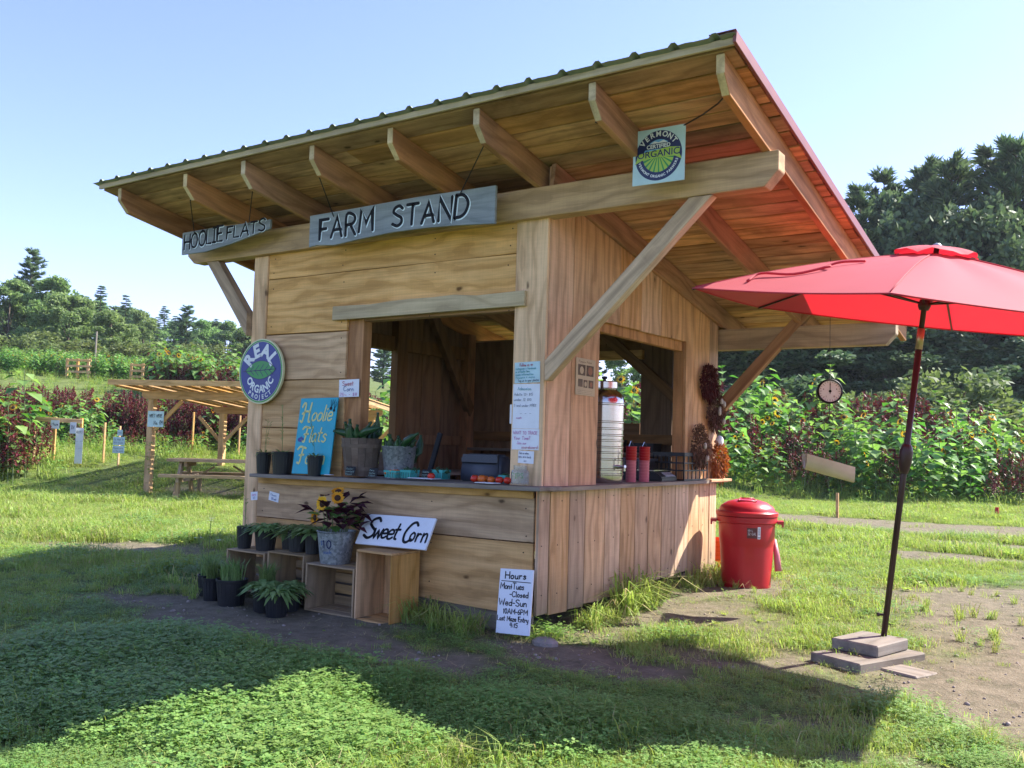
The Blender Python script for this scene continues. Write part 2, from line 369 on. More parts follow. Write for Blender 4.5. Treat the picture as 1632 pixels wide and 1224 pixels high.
# stroke lettering ----------------------------------------------------------
GL = {
'A': (.7, [[(0,0),(.35,1),(.7,0)],[(.13,.36),(.58,.36)]]), 'B': (.6, [[(0,0),(0,1),(.4,.98),(.5,.76),(.35,.54),(0,.52)],[(.35,.54),(.58,.4),(.55,.12),(.35,0),(0,0)]]),
'C': (.62, [[(.6,.86),(.4,1),(.15,.9),(0,.5),(.13,.12),(.38,0),(.62,.16)]]), 'D': (.65, [[(0,0),(.03,1)],[(.03,1),(.4,.95),(.64,.6),(.55,.2),(.3,0),(0,0)]]),
'E': (.52, [[(.52,1),(0,1),(0,0),(.52,0)],[(0,.52),(.42,.52)]]), 'F': (.52, [[(.55,1),(0,1),(0,0)],[(0,.52),(.42,.52)]]),
'G': (.66, [[(.62,.86),(.4,1),(.15,.9),(0,.5),(.13,.12),(.38,0),(.62,.14),(.64,.45),(.38,.45)]]), 'H': (.6, [[(0,0),(0,1)],[(.6,0),(.6,1)],[(0,.5),(.6,.5)]]),
'I': (.3, [[(.15,0),(.15,1)],[(0,1),(.3,1)],[(0,0),(.3,0)]]), 'J': (.5, [[(.45,1),(.45,.2),(.25,0),(0,.18)],[(.2,1),(.6,1)]]), 'L': (.5, [[(0,1),(0,0),(.5,0)]]),
'K': (.55, [[(0,0),(0,1)],[(.55,1),(0,.45),(.55,0)]]), 'M': (.8, [[(0,0),(.08,1),(.4,.35),(.72,1),(.8,0)]]), 'N': (.62, [[(0,0),(0,1),(.62,0),(.62,1)]]),
'O': (.66, [[(.33,1),(.07,.8),(0,.45),(.12,.1),(.35,0),(.58,.14),(.66,.5),(.57,.87),(.33,1)]]), 'P': (.55, [[(0,0),(0,1),(.4,.98),(.55,.76),(.4,.5),(0,.48)]]),
'R': (.6, [[(0,0),(0,1),(.4,.98),(.55,.76),(.4,.54),(0,.5)],[(.25,.52),(.6,0)]]), 'S': (.56, [[(.54,.86),(.35,1),(.1,.92),(.03,.72),(.25,.54),(.5,.38),(.52,.14),(.3,0),(0,.12)]]),
'T': (.64, [[(0,1),(.64,1)],[(.32,1),(.32,0)]]), 'U': (.6, [[(0,1),(0,.25),(.2,0),(.42,.02),(.6,.3),(.6,1)]]), 'V': (.6, [[(0,1),(.3,0),(.6,1)]]), 'W': (.9, [[(0,1),(.22,0),(.45,.7),(.68,0),(.9,1)]]),
'X': (.6, [[(0,0),(.6,1)],[(0,1),(.6,0)]]), 'Y': (.6, [[(0,1),(.3,.5),(.6,1)],[(.3,.5),(.3,0)]]), 'Z': (.6, [[(0,1),(.6,1),(0,0),(.6,0)]]),
'a': (.42, [[(.4,.42),(.2,.52),(.02,.35),(.04,.08),(.2,0),(.38,.16),(.4,.5),(.4,.12),(.46,0)]]), 'b': (.42, [[(0,1),(0,0)],[(0,.3),(.2,.5),(.4,.36),(.4,.1),(.2,0),(0,.1)]]),
'c': (.4, [[(.4,.44),(.2,.52),(.02,.32),(.06,.06),(.24,0),(.4,.1)]]), 'd': (.42, [[(.42,1),(.42,0)],[(.42,.34),(.22,.52),(.02,.36),(.02,.1),(.2,0),(.42,.16)]]),
'e': (.42, [[(.02,.26),(.38,.3),(.36,.48),(.16,.52),(.01,.3),(.08,.04),(.26,0),(.42,.1)]]), 'f': (.34, [[(.36,.95),(.2,1),(.12,.8),(.12,0)],[(0,.52),(.3,.52)]]),
'g': (.42, [[(.4,.42),(.2,.52),(.02,.35),(.06,.1),(.22,.06),(.4,.2)],[(.4,.5),(.4,-.25),(.2,-.38),(.02,-.26)]]), 'h': (.42, [[(0,1),(0,0)],[(0,.3),(.2,.5),(.38,.4),(.4,0)]]),
'i': (.12, [[(.05,.5),(.06,0)],[(.05,.7),(.06,.76)]]), 'j': (.2, [[(.15,.5),(.12,-.25),(0,-.3)],[(.15,.7),(.16,.76)]]), 'k': (.4, [[(0,1),(0,0)],[(.36,.5),(0,.22),(.4,0)]]), 'l': (.12, [[(.05,1),(.05,.1),(.14,0)]]),
'm': (.62, [[(0,.5),(0,0)],[(0,.3),(.15,.5),(.29,.4),(.3,0)],[(.3,.3),(.45,.5),(.6,.4),(.62,0)]]), 'n': (.4, [[(0,.5),(0,0)],[(0,.3),(.2,.5),(.36,.4),(.4,0)]]),
'o': (.42, [[(.2,.52),(.02,.34),(.06,.06),(.24,0),(.4,.16),(.38,.42),(.2,.52)]]), 'p': (.42, [[(0,.5),(0,-.4)],[(0,.3),(.2,.5),(.4,.36),(.38,.1),(.18,0),(0,.1)]]),
'r': (.34, [[(0,.5),(.01,0)],[(.01,.28),(.16,.48),(.34,.46)]]), 's': (.36, [[(.34,.44),(.18,.52),(.04,.4),(.2,.28),(.34,.16),(.2,0),(0,.06)]]), 't': (.36, [[(.16,.9),(.14,.12),(.3,0)],[(0,.56),(.36,.58)]]),
'u': (.42, [[(0,.5),(.02,.12),(.18,0),(.36,.12),(.4,.5),(.4,.1),(.46,0)]]), 'v': (.4, [[(0,.5),(.2,0),(.4,.5)]]), 'w': (.6, [[(0,.5),(.14,0),(.3,.4),(.46,0),(.6,.5)]]), 'y': (.42, [[(0,.5),(.06,.14),(.22,.08),(.38,.2)],[(.42,.5),(.36,-.2),(.15,-.36)]]),
'z': (.4, [[(0,.5),(.4,.5),(0,0),(.4,0)]]),
'0': (.46, [[(.23,1),(.03,.7),(.05,.2),(.25,0),(.45,.3),(.42,.8),(.23,1)]]), '1': (.16, [[(0,.82),(.1,1),(.1,0)]]), '2': (.46, [[(.02,.8),(.2,1),(.42,.8),(.3,.45),(0,0),(.48,.02)]]),
'3': (.45, [[(0,.9),(.25,1),(.4,.78),(.2,.54),(.44,.3),(.25,0),(0,.1)]]), '4': (.46, [[(.1,1),(.02,.45),(.46,.48)],[(.4,1),(.36,0)]]), '5': (.46, [[(.46,1),(.08,1),(.04,.58),(.32,.6),(.44,.3),(.25,0),(0,.08)]]),
'6': (.46, [[(.4,1),(.12,.7),(.02,.3),(.2,0),(.42,.12),(.42,.4),(.2,.5),(.05,.35)]]), '8': (.46, [[(.25,.54),(.06,.76),(.24,1),(.42,.78),(.25,.54),(.04,.28),(.22,0),(.44,.22),(.25,.54)]]),
'7': (.44, [[(0,1),(.44,.98),(.15,0)]]), '9': (.44, [[(.4,.6),(.2,.5),(.04,.7),(.2,1),(.4,.85),(.4,.5),(.3,0)]]), '.': (.08, [[(.03,.02),(.05,.04)]]), '$': (.5, [[(.46,.82),(.25,.92),(.06,.72),(.25,.5),(.46,.3),(.25,.08),(.02,.18)],[(.25,1.08),(.25,-.08)]]), ':': (.1, [[(.05,.1),(.05,.16)],[(.05,.5),(.05,.56)]]), '-': (.3, [[(0,.42),(.3,.42)]]),
'+': (.4, [[(0,.45),(.4,.45)],[(.2,.65),(.2,.25)]]), '?': (.4, [[(0,.8),(.2,1),(.4,.8),(.2,.5),(.2,.3)],[(.2,.05),(.2,.1)]]), '&': (.3, [[(.15,.75),(.15,.0)],[(0,.4),(.3,.36)]]), '/': (.3, [[(0,0),(.3,1)]]), '~': (.6, [[(0,.3),(.15,.42),(.3,.3),(.45,.18),(.6,.3)]]),
}
def catmull(p, k=4):
    if len(p) < 3: return [Vector(q) for q in p]
    P = [Vector(q) for q in p]; out = []
    P = [P[0]*2-P[1]]+P+[P[-1]*2-P[-2]]
    for i in range(1, len(P)-2):
        for j in range(k):
            t = j/k; a, b, c, d = P[i-1:i+3]
            out.append(.5*((2*b)+(c-a)*t+(2*a-5*b+4*c-d)*t*t+(3*b-a-3*c+d)*t**3))
    out.append(P[-2]); return out
SHARP = set('AEFHIKLMNTVWXYZ41')
def stroke(mb, pts, w, z=0., T=None, m=0):
    """flat ribbon of width w along pts with round ends"""
    n = len(pts); L = []; R = []
    P = [Vector((p[0], p[1])) for p in pts]
    for i in range(n):
        d = P[min(i+1, n-1)]-P[max(i-1, 0)]
        if d.length < 1e-9: d = Vector((1, 0))
        d.normalize(); k = 1.
        if 0 < i < n-1:
            d1 = (P[i]-P[i-1]).normalized(); k = 1/max(.45, abs(d.dot(d1)))
        nn = Vector((-d.y, d.x))*w/2*k; L.append(P[i]+nn); R.append(P[i]-nn)
    vs = [(p.x, p.y, z) for p in L]+[(p.x, p.y, z) for p in R]
    fs = [(i, n+i, n+i+1, i+1) for i in range(n-1)]
    for e, s in ((0, -1), (n-1, 1)):
        d = (P[min(e+1, n-1)]-P[max(e-1, 0)]).normalized()*s
        a = len(vs); base = math.atan2(d.y, d.x)
        for q in range(5):
            an = base-pi/2+pi*q/4; vs.append((P[e].x+cos(an)*w/2, P[e].y+sin(an)*w/2, z))
        fs.append(tuple(range(a, a+5)))
    vs = [Vector(v) for v in vs]
    if T: vs = [T @ v for v in vs]
    mb.add(vs, fs, m)
def write(mb, text, x, y, h, w, z=0., sp=.2, jit=.02, slant=0., T=None, m=0, xs=1., rise=0., width=None):
    """hand lettering; returns end x"""
    total = sum((GL[c][0] if c in GL else .35)+sp for c in text)-sp
    if width: xs = width/(total*h)
    cx = x
    for ch in text:
        if ch == ' ': cx += (.35+sp)*h*xs; continue
        gw, st = GL.get(ch, GL['-']); dy = random.uniform(-jit, jit)*h+rise*(cx-x); sc_ = 1+random.uniform(-jit, jit)*1.5
        for s in st:
            q = [(a[0], a[1]) for a in s]
            q = [tuple(p) for p in catmull([Vector((a, b)) for a, b in q])] if ch not in SHARP else q
            pts = [(cx+(a*xs+b*slant)*h*sc_, y+dy+b*h*sc_) for a, b in q]
            stroke(mb, pts, w, z, T, m)
        cx += (gw+sp)*h*xs
    return cx
FONTMESH = {}
def type_text(mb, text, size, T, z=0., bold=.0, m=0, align='CENTER', sx=1.):
    """printed lettering from the built in font, converted to mesh data"""
    k = (text, bold)
    if k not in FONTMESH:
        cu = bpy.data.curves.new('t', 'FONT'); cu.body = text; cu.size = 1; cu.offset = bold; cu.align_x = align; cu.resolution_u = 3
        ob = bpy.data.objects.new('t', cu); me = bpy.data.meshes.new_from_object(ob)
        FONTMESH[k] = ([tuple(v.co) for v in me.vertices], [tuple(p.vertices) for p in me.polygons])
        bpy.data.objects.remove(ob); bpy.data.meshes.remove(me); bpy.data.curves.remove(cu)
    vs, fs = FONTMESH[k]
    mb.add([T @ Vector((v[0]*size*sx, v[1]*size, z)) for v in vs], fs, m)
def arc_text(mb, text, r, size, mid, step, z=0., top=True, bold=.02, m=0, sx=1.):
    """letters round a circle; mid = angle of the middle, step = angle per letter"""
    n = len(text)
    wid = {'I': .5, ' ': .6, 'L': .85, 'J': .8, 'M': 1.25, 'O': 1.1, 'G': 1.1}
    ws = [wid.get(c, 1.) for c in text]; tot = sum(ws); a = -tot/2
    for c, w in zip(text, ws):
        k = a+w/2; a += w
        if c == ' ': continue
        an = mid-k*step if top else mid+k*step
        rot = an-pi/2 if top else an+pi/2
        T = Matrix.Translation((r*cos(an), r*sin(an), 0)) @ Matrix.Rotation(rot, 4, 'Z')
        type_text(mb, c, size, T, z, bold, m, sx=sx)
def disc(mb, r, z, n=48, m=0, r0=0., T=None, a0=0., a1=2*pi):
    cnt = n+1
    o = [Vector((r*cos(a0+(a1-a0)*i/n), r*sin(a0+(a1-a0)*i/n), z)) for i in range(cnt)]
    i_ = [Vector((r0*cos(a0+(a1-a0)*i/n), r0*sin(a0+(a1-a0)*i/n), z)) for i in range(cnt)]
    vs = o+i_; vs = [T @ v for v in vs] if T else vs
    mb.add(vs, [(k, k+1, cnt+k+1, cnt+k) for k in range(n)], m)
# ------------------------------------------------------------------ terrain
def vnoise(x, y, seed=0):
    x = np.asarray(x, float); y = np.asarray(y, float)
    xi = np.floor(x).astype(np.int64); yi = np.floor(y).astype(np.int64); xf = x-xi; yf = y-yi
    def hsh(a, b):
        n = (a*374761393+b*668265263+seed*1442695041) & 0xffffffff
        n = ((n ^ (n >> 13))*1274126177) & 0xffffffff
        return ((n ^ (n >> 16)) & 0xffff)/65535.
    u = xf*xf*(3-2*xf); v = yf*yf*(3-2*yf)
    return (hsh(xi,yi)*(1-u)+hsh(xi+1,yi)*u)*(1-v)+(hsh(xi,yi+1)*(1-u)+hsh(xi+1,yi+1)*u)*v
def fbm(x, y, f, o=4, seed=0):
    r = 0; a = .5; t = 0
    for i in range(o): r = r+a*vnoise(x*f, y*f, seed+i*7); t += a; a *= .5; f *= 2.1
    return r/t
def sstep(a, b, x): t = np.clip((x-a)/(b-a), 0, 1); return t*t*(3-2*t)
def height(x, y, bumps=True):
    x = np.asarray(x, float); y = np.asarray(y, float)
    s = -.8*x+.6*y
    h = np.interp(s, [-400,13,15,17.6,19.1,24,30,43,49,53,90,150,400], [-.2,-.2,-.2,.37,.60,.72,1.05,3.1,4.0,4.4,6.5,12,22])
    h = h+.08*sstep(-.3, 2.5, y)
    if bumps:
        near = np.exp(-((x-1)**2+(y-1)**2)/900)
        h = h+((fbm(x, y, .45, 3, 5)-.5)*.06+(fbm(x, y, 3., 3, 9)-.5)*.03)*near*sstep(.0, .5, np.hypot(np.clip(np.abs(x+1.6)-1.7, 0, 9), np.clip(np.abs(y-1.6)-1.8, 0, 9))+.3)
    return h
def hz(x, y): return float(height(x, y))
BLOBS = [(-1.7,-1.0,2.0,.55,-.05,1.1),(.40,-.38,.75,.36,-.1,1.2),(-.2,-.9,.7,.35,.0,.7),(1.1,.5,1.0,.7,0,.55),(3.5,3.6,1.15,4.2,-.1,1.05),(2.95,.9,.9,.9,0,.8),
         (1.0,9.8,3.4,.45,.15,.7),(1.6,7.3,1.2,.5,.1,.55),(-6.8,.7,1.9,.55,.5,.85),(-9,-.2,2,.5,.5,.7),(-1.6,1.5,2.2,2.2,0,1.3),(1.2,2.4,.9,.35,.2,.6),(-13,7.6,2.4,1.2,.6,.5),(2.3,-.7,.7,.3,.5,.55),(3.2,-1.2,.8,.35,.4,.6)]
def dirt(x, y):
    x = np.asarray(x, float); y = np.asarray(y, float); d = np.zeros_like(x)
    for cx, cy, rx, ry, a, st in BLOBS:
        dx = x-cx; dy = y-cy; u = (dx*cos(a)+dy*sin(a))/rx; v = (-dx*sin(a)+dy*cos(a))/ry
        d = np.maximum(d, st*np.clip(1.25-np.sqrt(u*u+v*v)*.75, 0, 1))
    yc = 12.7+.06*x+.8*np.sin(x*.18)
    tr = np.clip(1.45-np.abs(y-yc)/1.35, 0, 1)*sstep(-8, -4, x)*1.1
    d = np.maximum(d, tr)
    n = fbm(x, y, 1.7, 4, 3); n2 = fbm(x, y, .55, 3, 11)
    patch = .42*sstep(.50, .70, n2)*sstep(-2, 1.5, x)*sstep(25, 12, y)*sstep(-1.2, .6, y)+.08*sstep(.2, 1.5, x)*sstep(-1, .6, y)*sstep(12, 8, y)
    return np.clip(sstep(.28, .82, d+patch+(n-.5)*.75), 0, 1)

ax = np.unique(np.concatenate([np.arange(-9, 6.01, .09), np.arange(-30, -9, .4), np.arange(6, 30, .4), np.linspace(-90, -30, 31), np.linspace(30, 90, 31), np.linspace(-900, -90, 28), np.linspace(90, 900, 28)]).round(4))
ay = np.unique(np.concatenate([np.arange(-5, 10.01, .09), np.arange(-12, -5, .4), np.arange(10, 40, .4), np.linspace(-90, -12, 31), np.linspace(40, 120, 31), np.linspace(-900, -90, 20), np.linspace(120, 900, 28)]).round(4))
GX, GY = np.meshgrid(ax, ay); GZ = height(GX, GY)
GD = dirt(GX, GY)
GZ = GZ+GD*(fbm(GX, GY, 5, 3, 21)-.5)*.03
me = bpy.data.meshes.new('ground'); nx, ny = len(ax), len(ay)
me.vertices.add(nx*ny); me.vertices.foreach_set('co', np.stack([GX, GY, GZ], -1).astype(np.float32).ravel())
ii = (np.arange(ny-1)[:, None]*nx+np.arange(nx-1)[None, :]).ravel()
fq = np.stack([ii, ii+1, ii+nx+1, ii+nx], -1).astype(np.int32)
me.loops.add(fq.size); me.loops.foreach_set('vertex_index', fq.ravel())
me.polygons.add(len(fq)); me.polygons.foreach_set('loop_start', np.arange(0, fq.size, 4, dtype=np.int32))
me.polygons.foreach_set('use_smooth', np.ones(len(fq), bool))
at = me.attributes.new('bare', 'FLOAT', 'POINT'); at.data.foreach_set('value', GD.astype(np.float32).ravel())
me.update(calc_edges=True)
ground = bpy.data.objects.new('ground', me); sc.collection.objects.link(ground); tag(ground, 'grassy farmyard ground with bare brown earth patches', kind='structure')
t = NT('ground_soil_and_turf'); gp = t.N('NewGeometry').outputs['Position']
bare = t.N('Attribute', attribute_name='bare').outputs['Fac']
n1 = t.noise(gp, 1.3, 6., .6); n2 = t.noise(gp, 9., 6., .65); n3 = t.noise(gp, 60., 4., .7)
soil = t.mix(t.gray(n2, .3, .7), (.115, .100, .066), (.225, .190, .128)); soil = t.mix(t.math('MULTIPLY', t.gray(n3, .5, .75), .5), soil, (.29, .24, .175))
soil = t.mix(t.math('MULTIPLY', t.gray(t.N('TexVoronoi', {'Vector': gp, 'Scale': 38.}).outputs['Distance'], .16, .08), .6), soil, (.30, .27, .23))
turf = t.mix(t.gray(n1, .35, .65), (.075, .105, .030), (.14, .175, .055)); turf = t.mix(t.math('MULTIPLY', t.gray(n2, .45, .75), .5), turf, (.15, .17, .06))
turf = t.mix(t.math('MULTIPLY', t.gray(n3, .5, .7), .4), turf, (.04, .065, .015))
c = t.mix(t.math('ADD', bare, t.math('MULTIPLY', t.math('SUBTRACT', n2, .5), .5), clamp=True), turf, soil)
t.set(Base_Color=c, Roughness=.95); t.b.inputs['Specular IOR Level'].default_value = .1
t.bump(t.math('ADD', n2, t.math('MULTIPLY', n3, .6)), .7, .035); me.materials.append(t.m)

# ------------------------------------------------------------------ scatter helper (ground cover that nobody could count)
def scatter(name, P, R, S, V, sources, label, kind='stuff'):
    col = bpy.data.collections.new(name+'_source')
    for o in sources:
        if o.name in sc.collection.objects: sc.collection.objects.unlink(o)
        col.objects.link(o)
    me = bpy.data.meshes.new(name); me.vertices.add(len(P)); me.vertices.foreach_set('co', np.asarray(P, np.float32).ravel())
    a = me.attributes.new('rot', 'FLOAT_VECTOR', 'POINT'); a.data.foreach_set('vector', np.asarray(R, np.float32).ravel())
    a = me.attributes.new('scl', 'FLOAT', 'POINT'); a.data.foreach_set('value', np.asarray(S, np.float32))
    a = me.attributes.new('var', 'INT', 'POINT'); a.data.foreach_set('value', np.asarray(V, np.int32))
    o = bpy.data.objects.new(name, me); sc.collection.objects.link(o)
    g = bpy.data.node_groups.new(name, 'GeometryNodeTree')
    g.interface.new_socket('Geometry', in_out='INPUT', socket_type='NodeSocketGeometry'); g.interface.new_socket('Geometry', in_out='OUTPUT', socket_type='NodeSocketGeometry')
    gi = g.nodes.new('NodeGroupInput'); go = g.nodes.new('NodeGroupOutput'); ip = g.nodes.new('GeometryNodeInstanceOnPoints')
    ci = g.nodes.new('GeometryNodeCollectionInfo'); ci.inputs['Collection'].default_value = col; ci.inputs['Separate Children'].default_value = True; ci.inputs['Reset Children'].default_value = True
    def attr(n, dt):
        q = g.nodes.new('GeometryNodeInputNamedAttribute'); q.data_type = dt; q.inputs['Name'].default_value = n; return q.outputs['Attribute']
    L = g.links.new
    L(gi.outputs[0], ip.inputs['Points']); L(ci.outputs[0], ip.inputs['Instance']); ip.inputs['Pick Instance'].default_value = True
    L(attr('var', 'INT'), ip.inputs['Instance Index']); 
    e = g.nodes.new('FunctionNodeEulerToRotation'); L(attr('rot', 'FLOAT_VECTOR'), e.inputs[0]); L(e.outputs[0], ip.inputs['Rotation'])
    L(attr('scl', 'FLOAT'), ip.inputs['Scale']); L(ip.outputs[0], go.inputs[0])
    md = o.modifiers.new('scatter', 'NODES'); md.node_group = g
    return tag(o, label, kind=kind)

def leaf(mb, b, d, L, W, droop=.3, m=0, up=(0,0,1), fold=.12, wide=.45):
    b = Vector(b); d = Vector(d).normalized(); up = Vector(up)
    s = d.cross(up); s = s.normalized() if s.length > 1e-4 else Vector((1,0,0)); n = s.cross(d)
    mid = b+d*L*wide+n*0; tip = b+d*L*.96-Vector((0,0,1))*L*droop
    q = n*L*fold-Vector((0,0,1))*L*droop*.3
    mb.add([b, mid+s*W/2+q, tip, mid-s*W/2+q, mid-Vector((0,0,1))*L*droop*.3], [(0,4,1), (1,4,2), (2,4,3), (3,4,0)], m)
def blade(mb, b, ang, L, w, bend, m=0, lean=.2):
    d = Vector((cos(ang), sin(ang), 0)); s = Vector((-sin(ang), cos(ang), 0))*w/2; b = Vector(b)
    p1 = b+Vector((0,0,1))*L*.55+d*L*(lean*.5+bend*.12); p2 = b+Vector((0,0,1))*L*(1-.45*bend)+d*L*(lean+bend*.6)
    mb.add([b-s, b+s, p1+s*.8, p1-s*.8, p2], [(0,1,2,3), (3,2,4)], m)

def clover_tuft(k):
    mb = MB()
    for i in range(46):
        r = .15*math.sqrt(random.random()); a = random.uniform(0, 2*pi); z = random.uniform(.025, .085); c = Vector((r*cos(a), r*sin(a), z))
        L = random.uniform(.008, .017); a0 = random.uniform(0, 6.28); tl = random.uniform(-.3, .3)
        for j in range(3):
            b = a0+j*2.094; d = Vector((cos(b), sin(b), tl*cos(b-a)+.1)).normalized(); s = Vector((-sin(b), cos(b), 0))*L*.5
            mb.add([c, c+d*L*.6+s, c+d*L*1.1, c+d*L*.6-s], [(0,3,2,1)], 0)
        if i % 3 == 0: mb.add([(c.x*.7-.001, c.y*.7, 0), (c.x*.7+.001, c.y*.7, 0), c], [(0,1,2)], 0)
    for i in range(5):
        r = .12*math.sqrt(random.random()); a = random.uniform(0, 6.28); blade(mb, (r*cos(a), r*sin(a), 0), random.uniform(0, 6.28), random.uniform(.05, .12), .004, random.uniform(.2, 1), 1)
    return mb.build('clover_%d' % k, [M['clover'], M['grass']])
def grass_tuft(k, n=36, h=(.05, .13), w=.005, r0=.13, dry=.12, bend=(.2, 1.2)):
    mb = MB()
    for i in range(n):
        r = r0*math.sqrt(random.random()); a = random.uniform(0, 6.28)
        blade(mb, (r*cos(a), r*sin(a), -.005), random.uniform(0, 6.28), random.uniform(*h), w*random.uniform(.7, 1.4), random.uniform(*bend), 1 if random.random() < dry else 0, random.uniform(.1, .5))
    return mb.build('grass_%d' % k, [M['grass'], M['drygrass']])
def weed_tuft(k):
    mb = MB()
    for i in range(14):
        a = i*2.4+random.uniform(-.3, .3); leaf(mb, (0, 0, .01), (cos(a), sin(a), random.uniform(.2, 1.0)), random.uniform(.05, .11), random.uniform(.022, .045), .25, 0)
    return mb.build('weed_%d' % k, [M['grass']])
T1 = [clover_tuft(i) for i in range(4)]+[grass_tuft(4+i) for i in range(3)]+[grass_tuft(7, 14, (.03, .08), .004, .15, .6)]+[weed_tuft(8)]
def view_pts(n, d0, d1, spread, p):
    """points spread over the ground in front of the yard, thinner with distance"""
    u = RNG.random(n); a = 2-p
    d = (d0**a+u*(d1**a-d0**a))**(1/a); l = RNG.uniform(-1, 1, n)*spread*d
    return CAM.x+l*cos(yaw)-d*sin(yaw), CAM.y+l*sin(yaw)+d*cos(yaw), d
x, y, d = view_pts(76000, 1.2, 34, .74, 1.2)
dd = dirt(x, y); inside = (x > -3.2) & (x < -.02) & (y > 0) & (y < 3.3)
keep = (RNG.random(len(x)) > dd*.97) & ~inside
x, y, d, dd = x[keep], y[keep], d[keep], dd[keep]; z = height(x, y)
cl = fbm(x, y, .8, 3, 31)+.20*sstep(.8, -2.2, y-.35*x)-.06*sstep(-1, 2.5, x)-.2*sstep(8, 14, d)
v = np.where(cl+RNG.normal(0, .13, len(x)) > .53, RNG.integers(0, 4, len(x)), RNG.integers(4, 7, len(x)))
v = np.where(RNG.random(len(x)) < .11, 8, v); v = np.where((dd > .35) & (RNG.random(len(x)) < .6), 7, v)
S = RNG.uniform(.50, 1.0, len(x))*(1+.5*sstep(5, 16, d))*(1-.4*dd)
tallz = fbm(x, y, 1.1, 3, 41); S = S*(.6+.9*sstep(.4, .68, tallz))
scatter('grass_and_clover', np.stack([x, y, z], -1), np.stack([RNG.normal(0, .12, len(x)), RNG.normal(0, .12, len(x)), RNG.uniform(0, 6.28, len(x))], -1), S, v, T1, 'short grass and clover covering the yard')
# pebbles, straw and twigs on the bare earth
mb = MB()
x, y, d = view_pts(16000, 1.5, 16, .7, 1.2); dd = dirt(x, y); k = RNG.random(len(x)) < dd*.35
for a, b in zip(x[k], y[k]):
    s = random.uniform(.004, .012) if random.random() < .93 else random.uniform(.015, .03); T = Matrix.Rotation(random.uniform(0, 6), 4, 'Z')
    mb.ell((a, b, hz(a, b)+s*.2), (s, s*random.uniform(.6, 1), s*.6), 0, 6, 3, T)
tag(mb.build('pebbles', M['conc'], smooth=True), 'small stones and crumbs scattered on the bare earth', kind='stuff')
mb = MB()
for i in range(900):
    a = random.gauss(.5, 1.1); b = random.gauss(-.1, 1.0)
    if a < .02 and b > -.05: continue
    an = random.uniform(0, 6.28); L = random.uniform(.03, .10); z = hz(a, b)+random.uniform(.004, .02)
    s = Vector((-sin(an), cos(an), 0))*.0018; p = Vector((a, b, z)); q = p+Vector((cos(an)*L, sin(an)*L, random.uniform(-.005, .02)))
    mb.add([p-s, p+s, q+s, q-s], [(0,1,2,3)])
tag(mb.build('dry_straw', M['drygrass']), 'dry straw bits lying in front of the stand corner', kind='stuff')
# tall tufts along the foot of the stand
T2 = [grass_tuft(20+i, 34, (.18, .42), .009, .07, .12, (.5, 1.6)) for i in range(3)]+[clover_tuft(24)]
P = []; V = []; S = []
def tall(x0, y0, x1, y1, n, s0, s1, w=.1):
    for i in range(n):
        t_ = random.random(); a = x0+(x1-x0)*t_+random.gauss(0, w); b = y0+(y1-y0)*t_+random.gauss(0, w)
        if -3.2 < a < .05 and b > -.08: continue
        P.append((a, b, hz(a, b))); V.append(random.choice((0, 1, 2))); S.append(random.uniform(s0, s1))
tall(-.95, -.22, -.35, -.22, 26, .55, 1.0, .07); tall(.13, .3, .13, 2.2, 42, .4, .8, .07); tall(.12, 2.4, .1, 3.4, 18, .5, .9, .08); tall(.15, 1.05, .2, 1.5, 12, .9, 1.5, .05)
tall(.12, -.12, .3, -.08, 5, .25, .45, .05); tall(-3.5, -.5, -3.6, 1, 22, .4, .8, .12); tall(-3.2, -.6, -3.0, -.5, 8, .4, .7)
for a, b, n in ((2.2,-1.2,6),(3.0,-.6,7),(2.7,1.6,9),(2.4,2.6,7),(1.2,-2.4,8),(3.1,-2.2,7),(1.9,1.1,9),(1.6,-3.0,5),(2.95,2.9,5)): tall(a, b, a, b, n, .28, .55, .13)
tall(1.0, 2.0, 1.9, 4.5, 40, .25, .45, .5)
P = np.array(P); scatter('tall_grass_tufts', P, np.stack([RNG.normal(0, .1, len(P)), RNG.normal(0, .1, len(P)), RNG.uniform(0, 6.28, len(P))], -1), S, V, T2, 'longer grass tufts along the foot of the stand')

def at(u, d):
    """ground position on the bearing of a landmark, d metres ahead"""
    l = (u-816)/1467.47*d; return (CAM.x+l*cos(yaw)-d*sin(yaw), CAM.y+l*sin(yaw)+d*cos(yaw))
def hor(u): return 706.3+.03*(u-816)

# ------------------------------------------------------------------ trees
def quadmesh(name, C, U, W, mats, mi=None):
    n = len(C); V4 = np.stack([C-U, C+W, C+U, C-W], 1).reshape(-1, 3).astype(np.float32)
    me = bpy.data.meshes.new(name); me.vertices.add(4*n); me.vertices.foreach_set('co', V4.ravel())
    me.loops.add(4*n); me.loops.foreach_set('vertex_index', np.arange(4*n, dtype=np.int32)); me.polygons.add(n)
    me.polygons.foreach_set('loop_start', np.arange(0, 4*n, 4, dtype=np.int32))
    for m in mats: me.materials.append(m)
    me.update(calc_edges=True); return me
def rdir(n):
    v = RNG.normal(size=(n, 3)); return v/np.linalg.norm(v, axis=1)[:, None]
def crown_blobs(blobs, per, size, squash=.8):
    C = []
    for (c, r, w) in blobs:
        n = int(per*w); d = rdir(n); rr = r*(RNG.random(n)**.35)*RNG.uniform(.75, 1.12, n)
        p = np.array(c)+d*rr[:, None]*np.array([1, 1, squash]); C.append(p)
    C = np.concatenate(C); n = len(C); U = rdir(n); W = np.cross(U, rdir(n)); W /= np.linalg.norm(W, axis=1)[:, None]
    s = RNG.uniform(.6, 1.4, n)*size; return C, U*s[:, None], W*(s*.55)[:, None]
